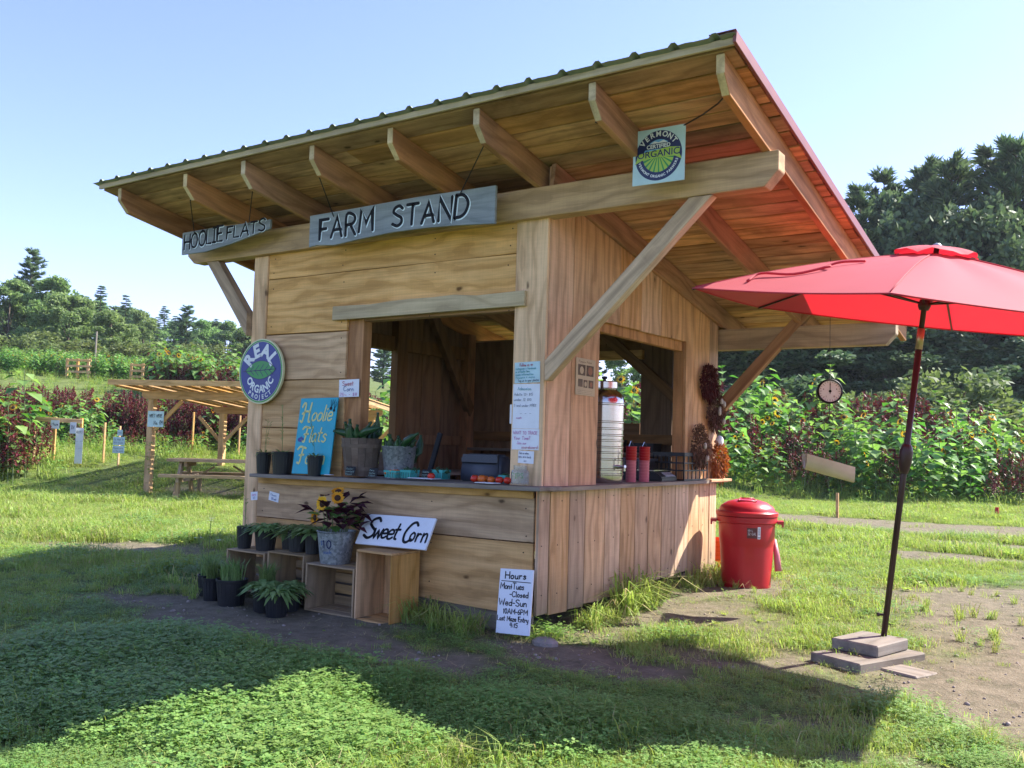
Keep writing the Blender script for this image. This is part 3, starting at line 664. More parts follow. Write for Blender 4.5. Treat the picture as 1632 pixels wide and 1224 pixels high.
def tree_parts(kind, seed):
    random.seed(seed); tm = MB(); H = 15.
    if kind == 'broad':
        tm.tube([(0,0,-.5), (.1,0,3), (-.1,.2,7), (.1,0,12)], [.28, .22, .14, .04], 7)
        bl = []
        for i in range(52):
            z = random.uniform(.8, 14.3); f = (z-.8)/13.5; rad = 4.6*math.sin(pi*min(1, f*.80+.17))**.7; a = random.uniform(0, 6.28); q = rad*random.uniform(.45, 1.0)
            bl.append(((q*cos(a), q*sin(a), z), random.uniform(.9, 1.7), 1))
            if i % 3 == 0: tm.tube([(0,0,z*.6), (q*cos(a)*.8, q*sin(a)*.8, z)], [.09, .03], 5)
        C, U, W = crown_blobs(bl, 330, .24); mat = M['treeleaf_a']
    elif kind in ('pine', 'wpine'):
        wp = kind == 'wpine'
        tm.tube([(0,0,-.5), (.05,.05,5), (0,0,10), (.05,0,15)], [.28, .20, .12, .025], 7)
        Cs = []; Us = []; z = 1.0 if not wp else 1.6
        while z < 15.1:
            f = 1-z/15.5; L = (3.9*f**.8+.12) if not wp else (3.7*f**.55*min(1, .5+z/8)+.15)
            L *= random.uniform(.72, 1.12)
            for b in range(random.randint(4, 6)):
                a = random.uniform(0, 6.28); l = L*random.uniform(.45, 1.15); rise = random.uniform(.12, .45) if wp else random.uniform(-.12, .12)
                if l > 1.0: tm.tube([(0,0,z-.1), (cos(a)*l*.5, sin(a)*l*.5, z+rise*l*.25), (cos(a)*l*.95, sin(a)*l*.95, z+rise*l*.9)], [.045, .03, .01], 4)
                nt = int(3+l*(5.5 if wp else 7))
                for q in range(nt):
                    t_ = random.random()**.55; sp_ = .22*l*t_*(1.15-t_)*random.gauss(0, 1.1)
                    p = np.array([cos(a)*l*t_-sin(a)*sp_, sin(a)*l*t_+cos(a)*sp_, z+rise*l*t_*t_+random.gauss(0, .05)])
                    n = 11; d = rdir(n); d[:, 2] = np.abs(d[:, 2])*(.9 if wp else .35)+(.15 if wp else -.15); d += np.array([cos(a), sin(a), 0])*.5
                    ln = RNG.uniform(.14, .30, n)*(1.0 if wp else .9); Us.append(d*ln[:, None]); Cs.append(p+d*ln[:, None]*.9)
            z += random.uniform(.30, .52)
        C = np.concatenate(Cs); U = np.concatenate(Us); n = len(C); W = np.cross(U, rdir(n)); W /= (np.linalg.norm(W, axis=1)[:, None]+1e-6); W *= RNG.uniform(.035, .075, n)[:, None]; mat = M['treeleaf_b']
    else:  # shrub, unit height 4
        bl = []
        for i in range(16):
            a = random.uniform(0, 6.28); q = random.uniform(0, 1.5); z = random.uniform(.4, 3.4-q*.5)
            bl.append(((q*cos(a), q*sin(a), z), random.uniform(.5, .8), 1)); tm.tube([(0,0,0), (q*cos(a)*.8, q*sin(a)*.8, z)], [.05, .015], 4)
        C, U, W = crown_blobs(bl, 190, .11); mat = M['treeleaf_c']
    return quadmesh(kind+'_crown', C, U, W, [mat]), tm.mesh(kind+'_trunk', [M['bark']], True)
TREES = {'broad': [tree_parts('broad', 3+i) for i in range(3)], 'pine': [tree_parts('pine', 20+i) for i in range(3)], 'wpine': [tree_parts('wpine', 40+i) for i in range(3)], 'shrub': [tree_parts('shrub', 60+i) for i in range(2)]}
SHADED = {}
def shaded_of(me):  # crown copy recoloured to look seen from its shaded side
    if me.name not in SHADED: q = me.copy(); q.materials[0] = M['shadeleaf']; SHADED[me.name] = q
    return SHADED[me.name]
TH = {'broad': 15.3, 'pine': 15.3, 'wpine': 15.0, 'shrub': 4.1}
random.seed(11)
def tree(kind, u, ytop, d, label, group, wide=1., name=None):
    x, y = at(u, d); zb = hz(x, y); zt = CAM.z+(hor(u)-ytop)/1467.47*d; s = max(.15, (zt-zb)/TH[kind])
    nm = name or {'broad': 'broadleaf_tree', 'pine': 'pine_tree', 'wpine': 'white_pine_tree', 'shrub': 'shrub'}[kind]
    o = thing(nm, label, 'shrub' if kind == 'shrub' else 'tree', (x, y, zb), random.uniform(0, 6.28), group); o.scale = (s*wide, s*wide, s)
    cm, tm = random.choice(TREES[kind])
    if u > 1100 and kind != 'shrub': cm = shaded_of(cm)
    for n_, m_ in (('crown', cm), ('trunk' if kind != 'shrub' else 'stem', tm)):
        c = bpy.data.objects.new(n_, m_); sc.collection.objects.link(c); c.parent = o
    return o
GL_ = 'trees at the edge of the left field'
LT = [('broad',-70,425,74,'broad green tree beyond the left edge of the field'),('pine',-28,415,80,'dark pine at the far left rim of the field'),('broad',8,440,72,'rounded green tree at the left picture edge under the tallest pine'),
('wpine',38,400,76,'tallest pine rising above the trees at the far left'),('broad',78,438,72,'rounded broadleaf tree just right of the tallest left pine'),('broad',104,462,69,'lower broadleaf tree right of the rounded one at the left'),
('pine',128,470,78,'slim pine filling the gap between broadleaf tree and pointed pine'),('pine',152,453,80,'pointed pine standing at the middle of the left tree line'),('pine',193,466,70,'wide layered pine with feathery branches over the pergola'),
('broad',172,490,66,'small broadleaf tree at the foot of the layered pine'),('broad',222,492,92,'distant rounded tree right of the layered pine'),('pine',246,502,95,'small distant spruce beside the bare spire tree'),
('pine',256,484,112,'thin spire like spruce standing above the distant tree line'),('pine',273,500,96,'narrow spruce between the spire and the right pine'),('wpine',292,488,82,'lone tall pine at the right of the left tree line'),
('broad',318,508,98,'pale round tree right of the lone tall pine'),('pine',340,505,104,'dark narrow spruce near the stand corner brace'),('broad',362,510,96,'rounded tree behind the corner brace of the stand'),
('broad',386,518,88,'green tree next to the left post of the stand'),('broad',412,524,90,'green tree hidden mostly by the left post of the stand')]
for a in LT: tree(*a, GL_, wide=random.uniform(.85, 1.15)*(1.25 if a[0] == 'broad' else 1))
for i in range(16):
    u = -110+i*35+random.uniform(-12, 12); k = random.choice(('broad', 'broad', 'pine', 'wpine'))
    tree(k, u, (480 if u < 200 else 515)+random.uniform(-8, 12), random.uniform(90, 120), 'tree among the second line behind the left field trees', 'trees of the second line at the left', 1.4)
for u, yt, d in ((20,520,60),(80,528,58),(135,522,60),(215,535,62),(330,535,64),(60,505,64),(300,540,60)): tree('shrub', u, yt, d, 'low bushy growth at the foot of the left field trees', 'bushes under the left field trees', 1.8)
for i in range(9): tree(random.choice(('broad', 'wpine')), 450+i*80, 535+random.uniform(-25, 10), 80, 'tree behind the farm stand in the far tree line', 'trees behind the farm stand', 1.3)
RT = [('wpine',1165,330,52,'dark pine glimpsed under the roof beside the rear corner post'),('wpine',1225,325,50,'dark pine seen below the rear roof beam'),('wpine',1290,320,52,'dark pine behind the hanging scale'),('broad',1335,335,56,'tree behind the right roof edge'),
('wpine',1372,300,50,'pine with its top just right of the red roof edge'),('wpine',1408,278,54,'tall pine second from the red roof edge'),('broad',1440,292,50,'rounded dark tree above the umbrella vent'),('wpine',1478,258,54,'tall pine over the umbrella top'),
('wpine',1520,252,50,'tall fluffy pine right of the umbrella top'),('broad',1556,285,48,'darker tree between the fluffy pine and the right edge pines'),('wpine',1590,238,52,'tall pine with bare gaps near the right picture edge'),('wpine',1625,222,50,'tallest pine at the right picture edge'),('wpine',1680,232,52,'pine beyond the right picture edge'),('wpine',1740,240,54,'second pine beyond the right picture edge')]
for a in RT: tree(*a, 'tall pines of the right hand wood', wide=random.uniform(.82, 1.05))
for i in range(22):
    u = 1130+i*32+random.uniform(-10, 10); tree(random.choice(('wpine', 'broad', 'wpine')), u, (400 if u > 1340 else 340)+random.uniform(-10, 60), random.uniform(58, 70), 'tree deeper inside the dark right hand wood', 'trees deep in the right hand wood', 1.3)
for i in range(12):
    u = 1140+i*50+random.uniform(-10, 10); tree('broad', u, 520+random.uniform(-30, 50), random.uniform(44, 48), 'low dark tree at the front of the right hand wood', 'low trees fronting the right hand wood', 2.0)
tree('shrub', 1490, 553, 37, 'pale green round shrub in front of the dark wood right of the umbrella pole', None, 1.25); tree('shrub', 1445, 575, 38, 'pale shrub in front of the wood left of the umbrella pole', None, 1.2)
tree('shrub', 1592, 602, 35, 'darker green shrub before the wood at the right edge', None, 1.9); tree('shrub', 1340, 600, 36, 'shrub before the dark wood behind the hanging scale', None, 1.3); tree('shrub', 1250, 600, 38, 'shrub before the dark wood left of the hanging scale', None, 1.3)

# ------------------------------------------------------------------ flower rows
def sun_plant(k, H, bloom):
    random.seed(100+k); mb = MB(); lean = random.uniform(-.08, .08)
    mb.tube([(0,0,0), (lean*.3,0,H*.5), (lean,lean,H)], [.014, .012, .008], 5, 2)
    for i in range(int(H*14)):
        z = H*(.13+.85*(i/(H*14))); a = i*2.4+random.uniform(-.4, .4); L = .33*(1.15-abs(z/H-.55))*random.uniform(.75, 1.15)
        b = Vector((lean*z/H, lean*z/H*.5, z)); d = Vector((cos(a), sin(a), .45)); p = b+d.normalized()*L*.55
        mb.tube([b, p], [.004, .003], 3, 2, False); leaf(mb, p, (cos(a), sin(a), .05), L, L*.95, random.uniform(.3, .8), 0, wide=.38)
    for i in range(6):
        a = i*1.05; leaf(mb, (lean, lean, H-.02), (cos(a), sin(a), .9), .15, .09, .2, 0)
    if bloom:
        for q in range(bloom):
            c = Vector((lean+random.uniform(-.2, .2)*q, -.10-.06*q, H-.10-q*.30)); ax = Vector((random.uniform(-.5, .5), -1, .35)).normalized(); T = frame(c, ax.cross(Vector((0,0,1))), ax.cross(ax.cross(Vector((0,0,1)))))
            if (T.to_3x3() @ Vector((0,0,1))).dot(ax) < 0: T = T @ Matrix.Rotation(pi, 4, 'X')
            mb.lathe([(.0,.02), (.03,.018), (.045,0), (.03,-.02), (0,-.03)], 8, m=3); n0 = len(mb.v)-40
            for j in range(n0, len(mb.v)): mb.v[j] = tuple(T @ Vector(mb.v[j]))
            for j in range(14):
                a = j*.449; o_ = [T @ Vector(p) for p in ((.04*cos(a), .04*sin(a), 0), (.075*cos(a+.16), .075*sin(a+.16), .01), (.11*cos(a), .11*sin(a), .0), (.075*cos(a-.16), .075*sin(a-.16), .01))]
                mb.add(o_, [(0,1,2,3)], 1)
    return mb.mesh('sunflower_plant', [M['sunleaf'], M['petal'], M['stem'], M['disc']])
def ama_plant(k, H, mat='redleaf'):
    random.seed(200+k); mb = MB(); mb.tube([(0,0,0), (0,0,H)], [.014, .007], 5, 1)
    for br in range(7):
        a = br*2.4; z0 = H*(.2+.1*br); L0 = H*.28*(1-.08*br); e = Vector((cos(a)*L0*.6, sin(a)*L0*.6, z0+L0)); mb.tube([(0,0,z0), e], [.007, .004], 3, 1, False)
        for i in range(11):
            p = Vector((0,0,z0)).lerp(e, .25+i*.075); b = i*2.3; leaf(mb, p, (cos(b), sin(b), .3), .13*random.uniform(.7, 1.2), .055, random.uniform(.3, .9), 0)
        for i in range(7): leaf(mb, e+Vector((0,0,-.02*i)), (cos(i*2.1), sin(i*2.1), 2.0), .09, .035, -.1, 0)
    for i in range(14):
        b = i*2.4; leaf(mb, (0,0,H*(.35+.045*i)), (cos(b), sin(b), .3), .17, .07, .6, 0 if random.random() < .85 else 2)
    return mb.mesh('amaranth_plant', [M[mat], M['stem'], M['sunleaf']])
def weed_plant(k):
    random.seed(300+k); mb = MB()
    for i in range(26):
        a = random.uniform(0, 6.28); r = random.uniform(0, .3); blade(mb, (r*cos(a), r*sin(a), 0), random.uniform(0, 6.28), random.uniform(.25, .6), .014, random.uniform(.2, 1), 0)
    for i in range(16):
        a = random.uniform(0, 6.28); leaf(mb, (random.uniform(-.2, .2), random.uniform(-.2, .2), random.uniform(.1, .45)), (cos(a), sin(a), .3), .11, .07, .4, 1)
    return mb.mesh('tall_weeds', [M['grass'], M['sunleaf'], M['dullleaf']])
SUNP = [sun_plant(i, h, b) for i, (h, b) in enumerate(((2.15,0),(2.3,0),(2.0,1),(1.75,2),(2.35,0),(1.9,1)))]
AMAP = [ama_plant(i, h) for i, h in enumerate((1.5, 1.25, 1.7))]; WEED = [weed_plant(i) for i in range(2)]
random.seed(5)
FRONT = [(-36,-4.5),(-25,1.5),(-18.9,7.2),(-16.8,10.0),(-12.0,14.2),(-6.3,19.2),(1,22.6),(8,26),(18,31)]
def along(pl, sp):
    out = []
    for (a, b) in zip(pl[:-1], pl[1:]):
        a = Vector(a); b = Vector(b); L = (b-a).length; n = Vector((-(b-a).y, (b-a).x)).normalized(); k = 0
        while k < L: out.append((a+(b-a)*k/L, n)); k += sp
    return out
plants = []; weeds = []
for row in range(9):
    off = row*.85
    for p, n in along(FRONT, .42 if row < 3 else .5):
        q = p+n*(off+random.gauss(0, .13))+Vector((random.gauss(0, .12), random.gauss(0, .12)))
        left = q.x < -15
        if left and row > 6: continue
        nz = float(fbm(q.x+row*.3, q.y, .33, 3, 51)); nz2 = float(fbm(q.x, q.y, .75, 2, 91)); am = (nz2 > .50 if not left else nz > .53) or (left and row < 2 and random.random() < .6) or random.random() < .06
        hs = (.40+.075*min(row, 3)) if left else (.68+.06*min(row, 4)); hs *= random.uniform(.74, 1.18)*(.72+.6*float(fbm(q.x, q.y, .5, 2, 77)))
        if not left: hs *= float(np.interp(q.x, [-14, -8, 2], [1.15, 1.25, .95]))*(1.3 if am else 1)
        plants.append((q.x, q.y, 'a' if am else 's', hs, (q-Vector((CAM.x, CAM.y))).length))
        if row < 2: weeds.append((q.x-n.x*.35, q.y-n.y*.35))
# near amaranth clump at the left edge
for i in range(52):
    a = at(random.gauss(12, 26), random.uniform(19.5, 22)); plants.append((a[0], a[1], 'a' if random.random() < .8 else 's', random.uniform(.6, 1.0), 5))
# purple band further up the slope and the far flower strips
far = []
for i in range(520):
    u = random.uniform(-60, 420); d = random.uniform(27.5, 31.5)-.006*u; a = at(u, d); far.append((a[0], a[1], 'a', random.uniform(.7, .95), 99))
for i in range(420):
    u = random.uniform(238, 440); d = random.uniform(43, 47)-(u-240)*.02; a = at(u, d); far.append((a[0], a[1], 'a' if random.random() < .8 else 's', random.uniform(.8, 1.15), 99))
for i in range(420):
    u = random.uniform(-80, 260); d = random.uniform(50, 54); a = at(u, d); far.append((a[0], a[1], 's' if random.random() < .9 else 'a', random.uniform(.45, .6), 99))
plants.sort(key=lambda t_: t_[4]); cnt = {'s': 0, 'a': 0}; rest = list(far)
for (x, y, k, s, dd) in plants:
    if cnt[k] >= 290: rest.append((x, y, k, s, dd)); continue
    cnt[k] += 1
    me = random.choice(SUNP if k == 's' else AMAP)
    o = bpy.data.objects.new('sunflower_plant' if k == 's' else 'amaranth_plant', me); sc.collection.objects.link(o)
    o.location = (x, y, hz(x, y)-.02); o.rotation_euler = (random.gauss(0, .06), random.gauss(0, .06), random.uniform(0, 6.28)); o.scale = (s*1.1, s*1.1, s)
    if k == 's': tag(o, 'leafy sunflower plant standing in the front flower rows', 'sunflower', 'sunflower plants in the front rows')
    else: tag(o, 'dark red amaranth plant standing in the front flower rows', 'amaranth', 'amaranth plants in the front rows')
src = [bpy.data.objects.new('flower_%02d' % i, m) for i, m in enumerate(SUNP+AMAP)]
P = np.array([(x, y, hz(x, y)-.02) for x, y, *_ in rest]); n = len(P)
scatter('flower_field', P, np.stack([RNG.normal(0, .06, n), RNG.normal(0, .06, n), RNG.uniform(0, 6.28, n)], -1), [r[3]*1.1 for r in rest], [random.randint(0, 5) if r[2] == 's' else random.randint(6, 8) for r in rest], src, 'mass of sunflowers and dark red amaranth further back in the field')
src = [bpy.data.objects.new('weeds_%02d' % i, m) for i, m in enumerate(WEED)]
for i in range(500):
    a = random.choice(plants); weeds.append((a[0]+random.gauss(0, .5), a[1]+random.gauss(0, .5)))
for i in range(500):
    a = at(random.uniform(-60, 430), random.uniform(36, 58)); weeds.append(a)
P = np.array([(x, y, hz(x, y)-.02) for x, y in weeds]); n = len(P)
scatter('field_weeds', P, np.stack([np.zeros(n), np.zeros(n), RNG.uniform(0, 6.28, n)], -1), RNG.uniform(.5, 1.2, n), RNG.integers(0, 2, n), src, 'tall grass and weeds growing between the flower rows')
# ------------------------------------------------------------------ the farm stand
random.seed(21)
stand = thing('farm_stand', 'open timber farm stand with slanted metal roof and service windows', 'farm stand')
SL = .185; CS = 1/math.sqrt(1+SL*SL); SN = SL*CS
def zu(y): return 3.10-SL*(y+.07)
def fboard(name, y_in, t_, poly, mat, bev=.003, **k):   # faces the front
    return slab(name, stand, (0, y_in, 0), (1,0,0), (0,0,1), poly, t_, M[mat], bev, **k)
def sboard(name, x_in, t_, poly, mat, bev=.003, **k):   # faces the right; poly of (y, z)
    return slab(name, stand, (x_in, 0, 0), (0,0,1), (0,-1,0), [(z, -y) for y, z in poly], t_, M[mat], bev, **k)
def dboard(name, y_in, t_, poly, d, mat, bev=.004):   # like fboard, grain along the direction d=(dx, dz)
    k = math.hypot(*d); dx, dz = d[0]/k, d[1]/k; ox, oz = poly[0]
    return slab(name, stand, (ox, y_in, oz), (dx,0,dz), (-dz,0,dx), [((x-ox)*dx+(z-oz)*dz, -(x-ox)*dz+(z-oz)*dx) for x, z in poly], t_, M[mat], bev)
def wob(a, b, n, j):
    return [(a[0]+(b[0]-a[0])*i/n, a[1]+(b[1]-a[1])*i/n+(random.uniform(-j, j) if 0 < i < n else 0)) for i in range(n+1)]
# front wall, upper
fboard('wall_board', .025, .025, wob((-3.07,2.645),(-.29,2.637),6,.003)+[(-.29,2.90),(-3.07,2.90)], 'pine')
fboard('wall_board', .025, .025, [(-3.07,2.13),(-2.04,2.127),(-2.04,2.25),(-.29,2.25)]+wob((-.29,2.631),(-3.07,2.639),6,.003), 'pine')
fboard('wall_board', .025, .025, [(-3.07,1.708),(-2.04,1.708)]+wob((-2.04,2.116),(-3.07,2.119),3,.002), 'pine')
fboard('wall_board', .025, .025, [(-3.07,1.275),(-2.04,1.275)]+wob((-2.04,1.70),(-3.07,1.70),3,.002), 'pine')
fboard('wall_board', .025, .025, [(-3.07,.84),(-2.04,.84)]+wob((-2.04,1.267),(-3.07,1.267),3,.002), 'pine')
dboard('corner_post', .13, .145, [(-3.262,-.12),(-3.072,-.12),(-3.072,2.87),(-3.262,2.87)], (0,1), 'pine', .006)
slab('corner_board', stand, (0, .018, .86), (0,0,1), (-1,0,0), [(0,.003),(2.03,.003),(2.03,.285),(0,.285)], .03, M['pine'], .004)
slab('jamb', stand, (-1.865, .13, .86), (0,0,1), (-1,0,0), rect(1.4,.26), .105, M['rafter'], .004)
slab('jamb', stand, (-.03, .15, .86), (0,0,1), (-1,0,0), rect(2.0,.24), .125, M['rafter'], .004)
fboard('lintel', -.013, .034, [(-2.18,2.212),(-1.2,2.218),(-.176,2.222)]+wob((-.176,2.338),(-2.178,2.334),9,.011), 'pale', .004)
fboard('lintel_beam', .13, .10, [(-2.04,2.20),(-.2,2.20),(-.2,2.34),(-2.04,2.34)], 'rafter')
fboard('gap_light_stop', .045, .018, [(-3.07,.86),(-2.13,.86),(-2.13,2.9),(-3.07,2.9)], 'inner', 0)  # unseen panel added so no daylight shows between the boards
fboard('gap_light_stop', .045, .018, [(-2.12,2.26),(-.29,2.26),(-.29,2.9),(-2.12,2.9)], 'inner', 0)
# front wall, lower
def ct(x): return .855+.0115*(x+2.97)+(.006 if x > -2 else 0)
fboard('wall_board', -.022, .028, wob((-3.03,.468),(-.035,.478),6,.003)+[(-.035,.80),(-3.03,.775)], 'pine_low')
fboard('wall_board', -.022, .028, wob((-3.03,.02),(-.035,-.055),8,.012)+wob((-.035,.470),(-3.03,.460),6,.003), 'pine_low')
fboard('wall_board', -.005, .022, wob((-3.03,-.16),(-.04,-.20),6,.01)+[(-.04,-.0),(-3.03,.05)], 'grey')
fboard('counter_rail', -.05, .024, [(-3.0,.768),(-.035,.795),(-.035,.848),(-3.0,.826)], 'pine_low')
# side wall, upper (boards upright)
sb = [(.018,.368),(.374,1.15),(1.156,1.555),(1.561,1.958),(1.965,2.70),(2.706,3.115),(3.121,3.335)]
for i, (a, b) in enumerate(sb):
    T_ = lambda y: zu(y)+.19
    if i == 0: p = [(a,.87),(b,.87),(b,T_(b)),(a,T_(a))]
    elif i == 1: p = [(a,.87),(.80,.87),(.80,2.21),(b,2.212),(b,T_(b)),(a,T_(a))]
    elif i in (2, 3): p = [(a,2.21),(b,2.215),(b,T_(b)),(a,T_(a))]
    elif i == 4: p = [(a,2.215),(2.53,2.225),(2.53,.87),(b,.87),(b,T_(b)),(a,T_(a))]
    else: p = [(a,.87),(b,.87),(b,T_(b)),(a,T_(a))]
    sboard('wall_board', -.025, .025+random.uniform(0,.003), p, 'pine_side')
sboard('window_header', -.10, .06, [(.80,2.13),(2.53,2.13),(2.53,2.27),(.80,2.27)], 'rafter')
sboard('jamb', -.13, .10, [(2.53,.87),(2.66,.87),(2.66,2.6),(2.53,2.6)], 'rafter')
sboard('jamb', -.13, .10, [(.72,.87),(.795,.87),(.795,2.75),(.72,2.75)], 'rafter')
# side wall, lower
sl = [-.072,.083,.36,.604,.93,1.20,1.47,1.726,2.0,2.296,2.60,2.857,3.112,3.30]
for i in range(13):
    a, b = sl[i]+.005, sl[i+1]-.005; zb = -.045+.01*i*.3+random.uniform(-.02, .012)+(.03 if i in (7,8,9) else 0)
    sboard('wall_board', -.006, .024+random.uniform(0,.005), [(a,zb+random.uniform(-.01,.01)),(b,zb+random.uniform(-.01,.01)),(b,.852),(a,.852)], 'side_low')
slab('gap_light_stop', stand, (-.030, 0, .0), (0,0,1), (0,-1,0), [(.0,-3.28),(.84,-3.28),(.84,.0),(.0,.0)], .012, M['gap_black'], 0)  # black sheet added behind the lower boards so their gaps read dark
# counter
cl = slab('counter_board', stand, (-2.97, -.205, .825), (1,0,.0107), (0,1,0), wob((0,0),(3.075,.004),12,.004)+[(3.08,.30),(.0,.19)], .030, M['grey'], .005)
slab('counter_board', stand, (-2.02, .10, .836), (1,0,.0107), (0,1,0), [(0,0),(1.75,.0),(1.75,.34),(0,.34)], .030, M['grey'], .004)
slab('counter_board', stand, (.105, -.02, .852), (0,1,.0015), (-1,0,0), wob((0,0),(3.48,.02),14,.006)+[(3.48,.26),(.0,.26)], .030, M['grey'], .005)
slab('counter_board', stand, (-.16, .12, .850), (0,1,.0015), (-1,0,0), rect(3.15,.30), .030, M['grey'], .004)
slab('counter_end', stand, (.11, 2.95, .868), (0,1,0), (-1,0,0), rect(.55,.20), .028, M['pine_side'], .004)
# beams with chamfered ends
def beam(y_in, t_, x0, x1, z0, z1, mat='beam', dz=0):
    return fboard('beam', y_in, t_, [(x0+.10,z0),(x1-.09,z0+dz),(x1,z0+.10+dz),(x1,z1+dz),(x0,z1),(x0,z0+.08)], mat, .005)
beam(.06, .13, -4.20, 1.742, 2.872, 3.10); beam(3.50, .12, -4.20, 1.73, 2.225, 2.44)
# posts and inner framing
for x, y, h in ((-.16,3.16,2.5),(-3.24,3.16,2.5),(-3.24,.02,2.9)):
    slab('post', stand, (x, y, -.12), (0,0,1), (0,1,0), rect(h+.12,.14), -.14 if x > -1 else .0001-.14, M['rafter'], .005)
# left wall (seen from inside through the window and from outside)
lb = [.16,.60,1.86,2.07,2.42,2.78,3.05,3.34]
for a, b in ((.16,.58),(2.06,2.42),(2.426,2.78),(2.788,3.05),(3.056,3.34)):
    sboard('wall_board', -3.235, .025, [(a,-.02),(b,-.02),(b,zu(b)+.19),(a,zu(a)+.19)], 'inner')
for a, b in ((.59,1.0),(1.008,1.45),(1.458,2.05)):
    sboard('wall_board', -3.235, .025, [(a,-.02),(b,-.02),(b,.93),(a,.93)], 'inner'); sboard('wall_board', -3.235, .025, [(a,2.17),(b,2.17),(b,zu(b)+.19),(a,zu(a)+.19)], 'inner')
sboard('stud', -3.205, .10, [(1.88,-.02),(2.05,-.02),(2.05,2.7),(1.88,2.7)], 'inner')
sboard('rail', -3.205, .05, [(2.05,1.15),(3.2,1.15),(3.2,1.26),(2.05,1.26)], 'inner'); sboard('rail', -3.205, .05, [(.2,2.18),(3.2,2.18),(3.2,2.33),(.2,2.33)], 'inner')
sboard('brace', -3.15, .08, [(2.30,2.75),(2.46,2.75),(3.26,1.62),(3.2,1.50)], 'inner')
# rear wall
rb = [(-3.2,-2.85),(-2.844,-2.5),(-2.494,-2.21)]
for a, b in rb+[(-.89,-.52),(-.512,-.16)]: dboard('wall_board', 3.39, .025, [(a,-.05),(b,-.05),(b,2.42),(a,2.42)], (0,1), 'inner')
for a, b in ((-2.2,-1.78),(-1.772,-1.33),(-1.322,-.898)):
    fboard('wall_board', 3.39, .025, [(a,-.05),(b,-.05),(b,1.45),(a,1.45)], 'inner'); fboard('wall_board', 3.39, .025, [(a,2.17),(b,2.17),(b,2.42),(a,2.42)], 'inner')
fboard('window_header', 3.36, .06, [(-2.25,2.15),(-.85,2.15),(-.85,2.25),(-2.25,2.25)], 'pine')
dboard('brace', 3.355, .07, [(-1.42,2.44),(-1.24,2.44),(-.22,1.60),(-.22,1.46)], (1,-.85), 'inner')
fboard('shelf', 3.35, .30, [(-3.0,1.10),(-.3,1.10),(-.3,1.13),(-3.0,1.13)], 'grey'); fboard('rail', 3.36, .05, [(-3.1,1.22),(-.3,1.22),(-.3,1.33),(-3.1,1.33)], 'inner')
# braces outside
dboard('brace', .015, .085, [(.035,1.655),(.06,1.66),(1.305,2.866),(1.14,2.868),(.03,1.80)], (1.27,1.18), 'beam')
dboard('brace', .015, .085, [(-3.27,2.12),(-3.27,2.34),(-3.73,2.868),(-3.90,2.868)], (-.63,.64), 'beam')
dboard('brace', 3.46, .092, [(.0,1.53),(1.0,2.62),(.86,2.62),(.0,1.70)], (1,1.05), 'rafter')
dboard('brace', 3.46, .092, [(-3.27,1.62),(-3.27,1.80),(-3.95,2.45),(-4.10,2.45)], (-.75,.75), 'rafter')
# rafters
LR = 4.94/CS
RX = [-4.155,-3.185,-2.425,-1.625,-.82,-.045,.85,1.685]
for i, x in enumerate(RX):
    y1 = 4.08; tail = -.86
    L = (y1-tail)/CS
    poly = [(0,0),(L-.10,0),(L+.01,.085),(L+.032,.196),(.0,.196)]
    o = slab('rafter', stand, (x, y1, zu(y1)), (0,-CS,SN), (0,SN,CS), poly, .052, M['rafter'], .004)
    o.data.materials.append(M['pale'])
    for pp in o.data.polygons:
        if pp.normal.x > .45 and pp.center.x > L-.2: pp.material_index = 1   # sawn end grain
slab('rake_rafter', stand, (.048, 4.08, zu(4.08)+.0), (0,-CS,SN), (0,SN,CS), rect(4.12/CS,.192), .040, M['rafter'], .004)
# roof deck boards
yy = -.875; k = 0
while yy < 4.12:
    w = random.choice((.17,.19,.205,.22)); yn = min(yy+w*CS, 4.13)
    wd = (yn-yy)/CS
    xr = 1.755+random.uniform(-.012, .012)
    sp = random.uniform(-2.6, .2)
    segs = [(-4.42, sp), (sp+.004, xr)] if k % 2 else [(-4.42, xr)]
    for xa, xb in segs:
        slab('roof_board', stand, (xa, yy, zu(yy)+.2035), (1,0,0), (0,CS,-SN), [(0,.008),(xb-xa,.008)]+wob((xb-xa,wd-.010),(0,wd-.009),6,.003), .022+random.uniform(0,.004), M['soffit'], .003)
    yy = yn; k += 1
slab('eave_strip', stand, (-4.43, -.888, zu(-.888)+.205), (1,0,0), (0,0,1), rect(6.19,.045), .022, M['pale'], .003)
slab('gap_dark_sheet', stand, (-4.42, -.87, zu(-.87)+.2305), (1,0,0), (0,CS,-SN), rect(6.16,5.0/CS), .002, M['gap_black'], 0)  # black sheet added above the deck so the board seams read dark
# corrugated roof sheets
RW = 6.24/25
for pnl in range(9):
    mb = MB(); prof = []
    for r in range(3):
        j = pnl*3+r
        if j > 24: break
        x0 = j*RW
        prof += [(x0,0),(x0+RW*.38,0),(x0+RW*.46,.022),(x0+RW*.56,.022),(x0+RW*.64,0)] + ([(x0+RW*.82,.003)] if True else [])
    prof.append((min((pnl*3+3), 25)*RW, 0))
    L = 5.18/CS; n = len(prof)
    jz = .0012*(pnl % 2)
    vs = [(px-4.46, -.955+d*CS*L-0*z, zu(-.955)+.2035+.024+.012+z+jz-SN*L*d+dz) for dz in (0, .0012) for d in (0, 1) for px, z in prof]
    fs = []
    for i in range(n-1):
        fs += [(i, i+1, n+i+1, n+i), (2*n+i, 3*n+i, 3*n+i+1, 2*n+i+1), (i, 2*n+i, 2*n+i+1, i+1)]
    mb.add(vs, fs); mb.build('roof_sheet', M['roof'], stand)
M['trim'] = plain('red_brown_trim', (.21, .075, .062), .5, var=.1)  # one even red-brown along the rake
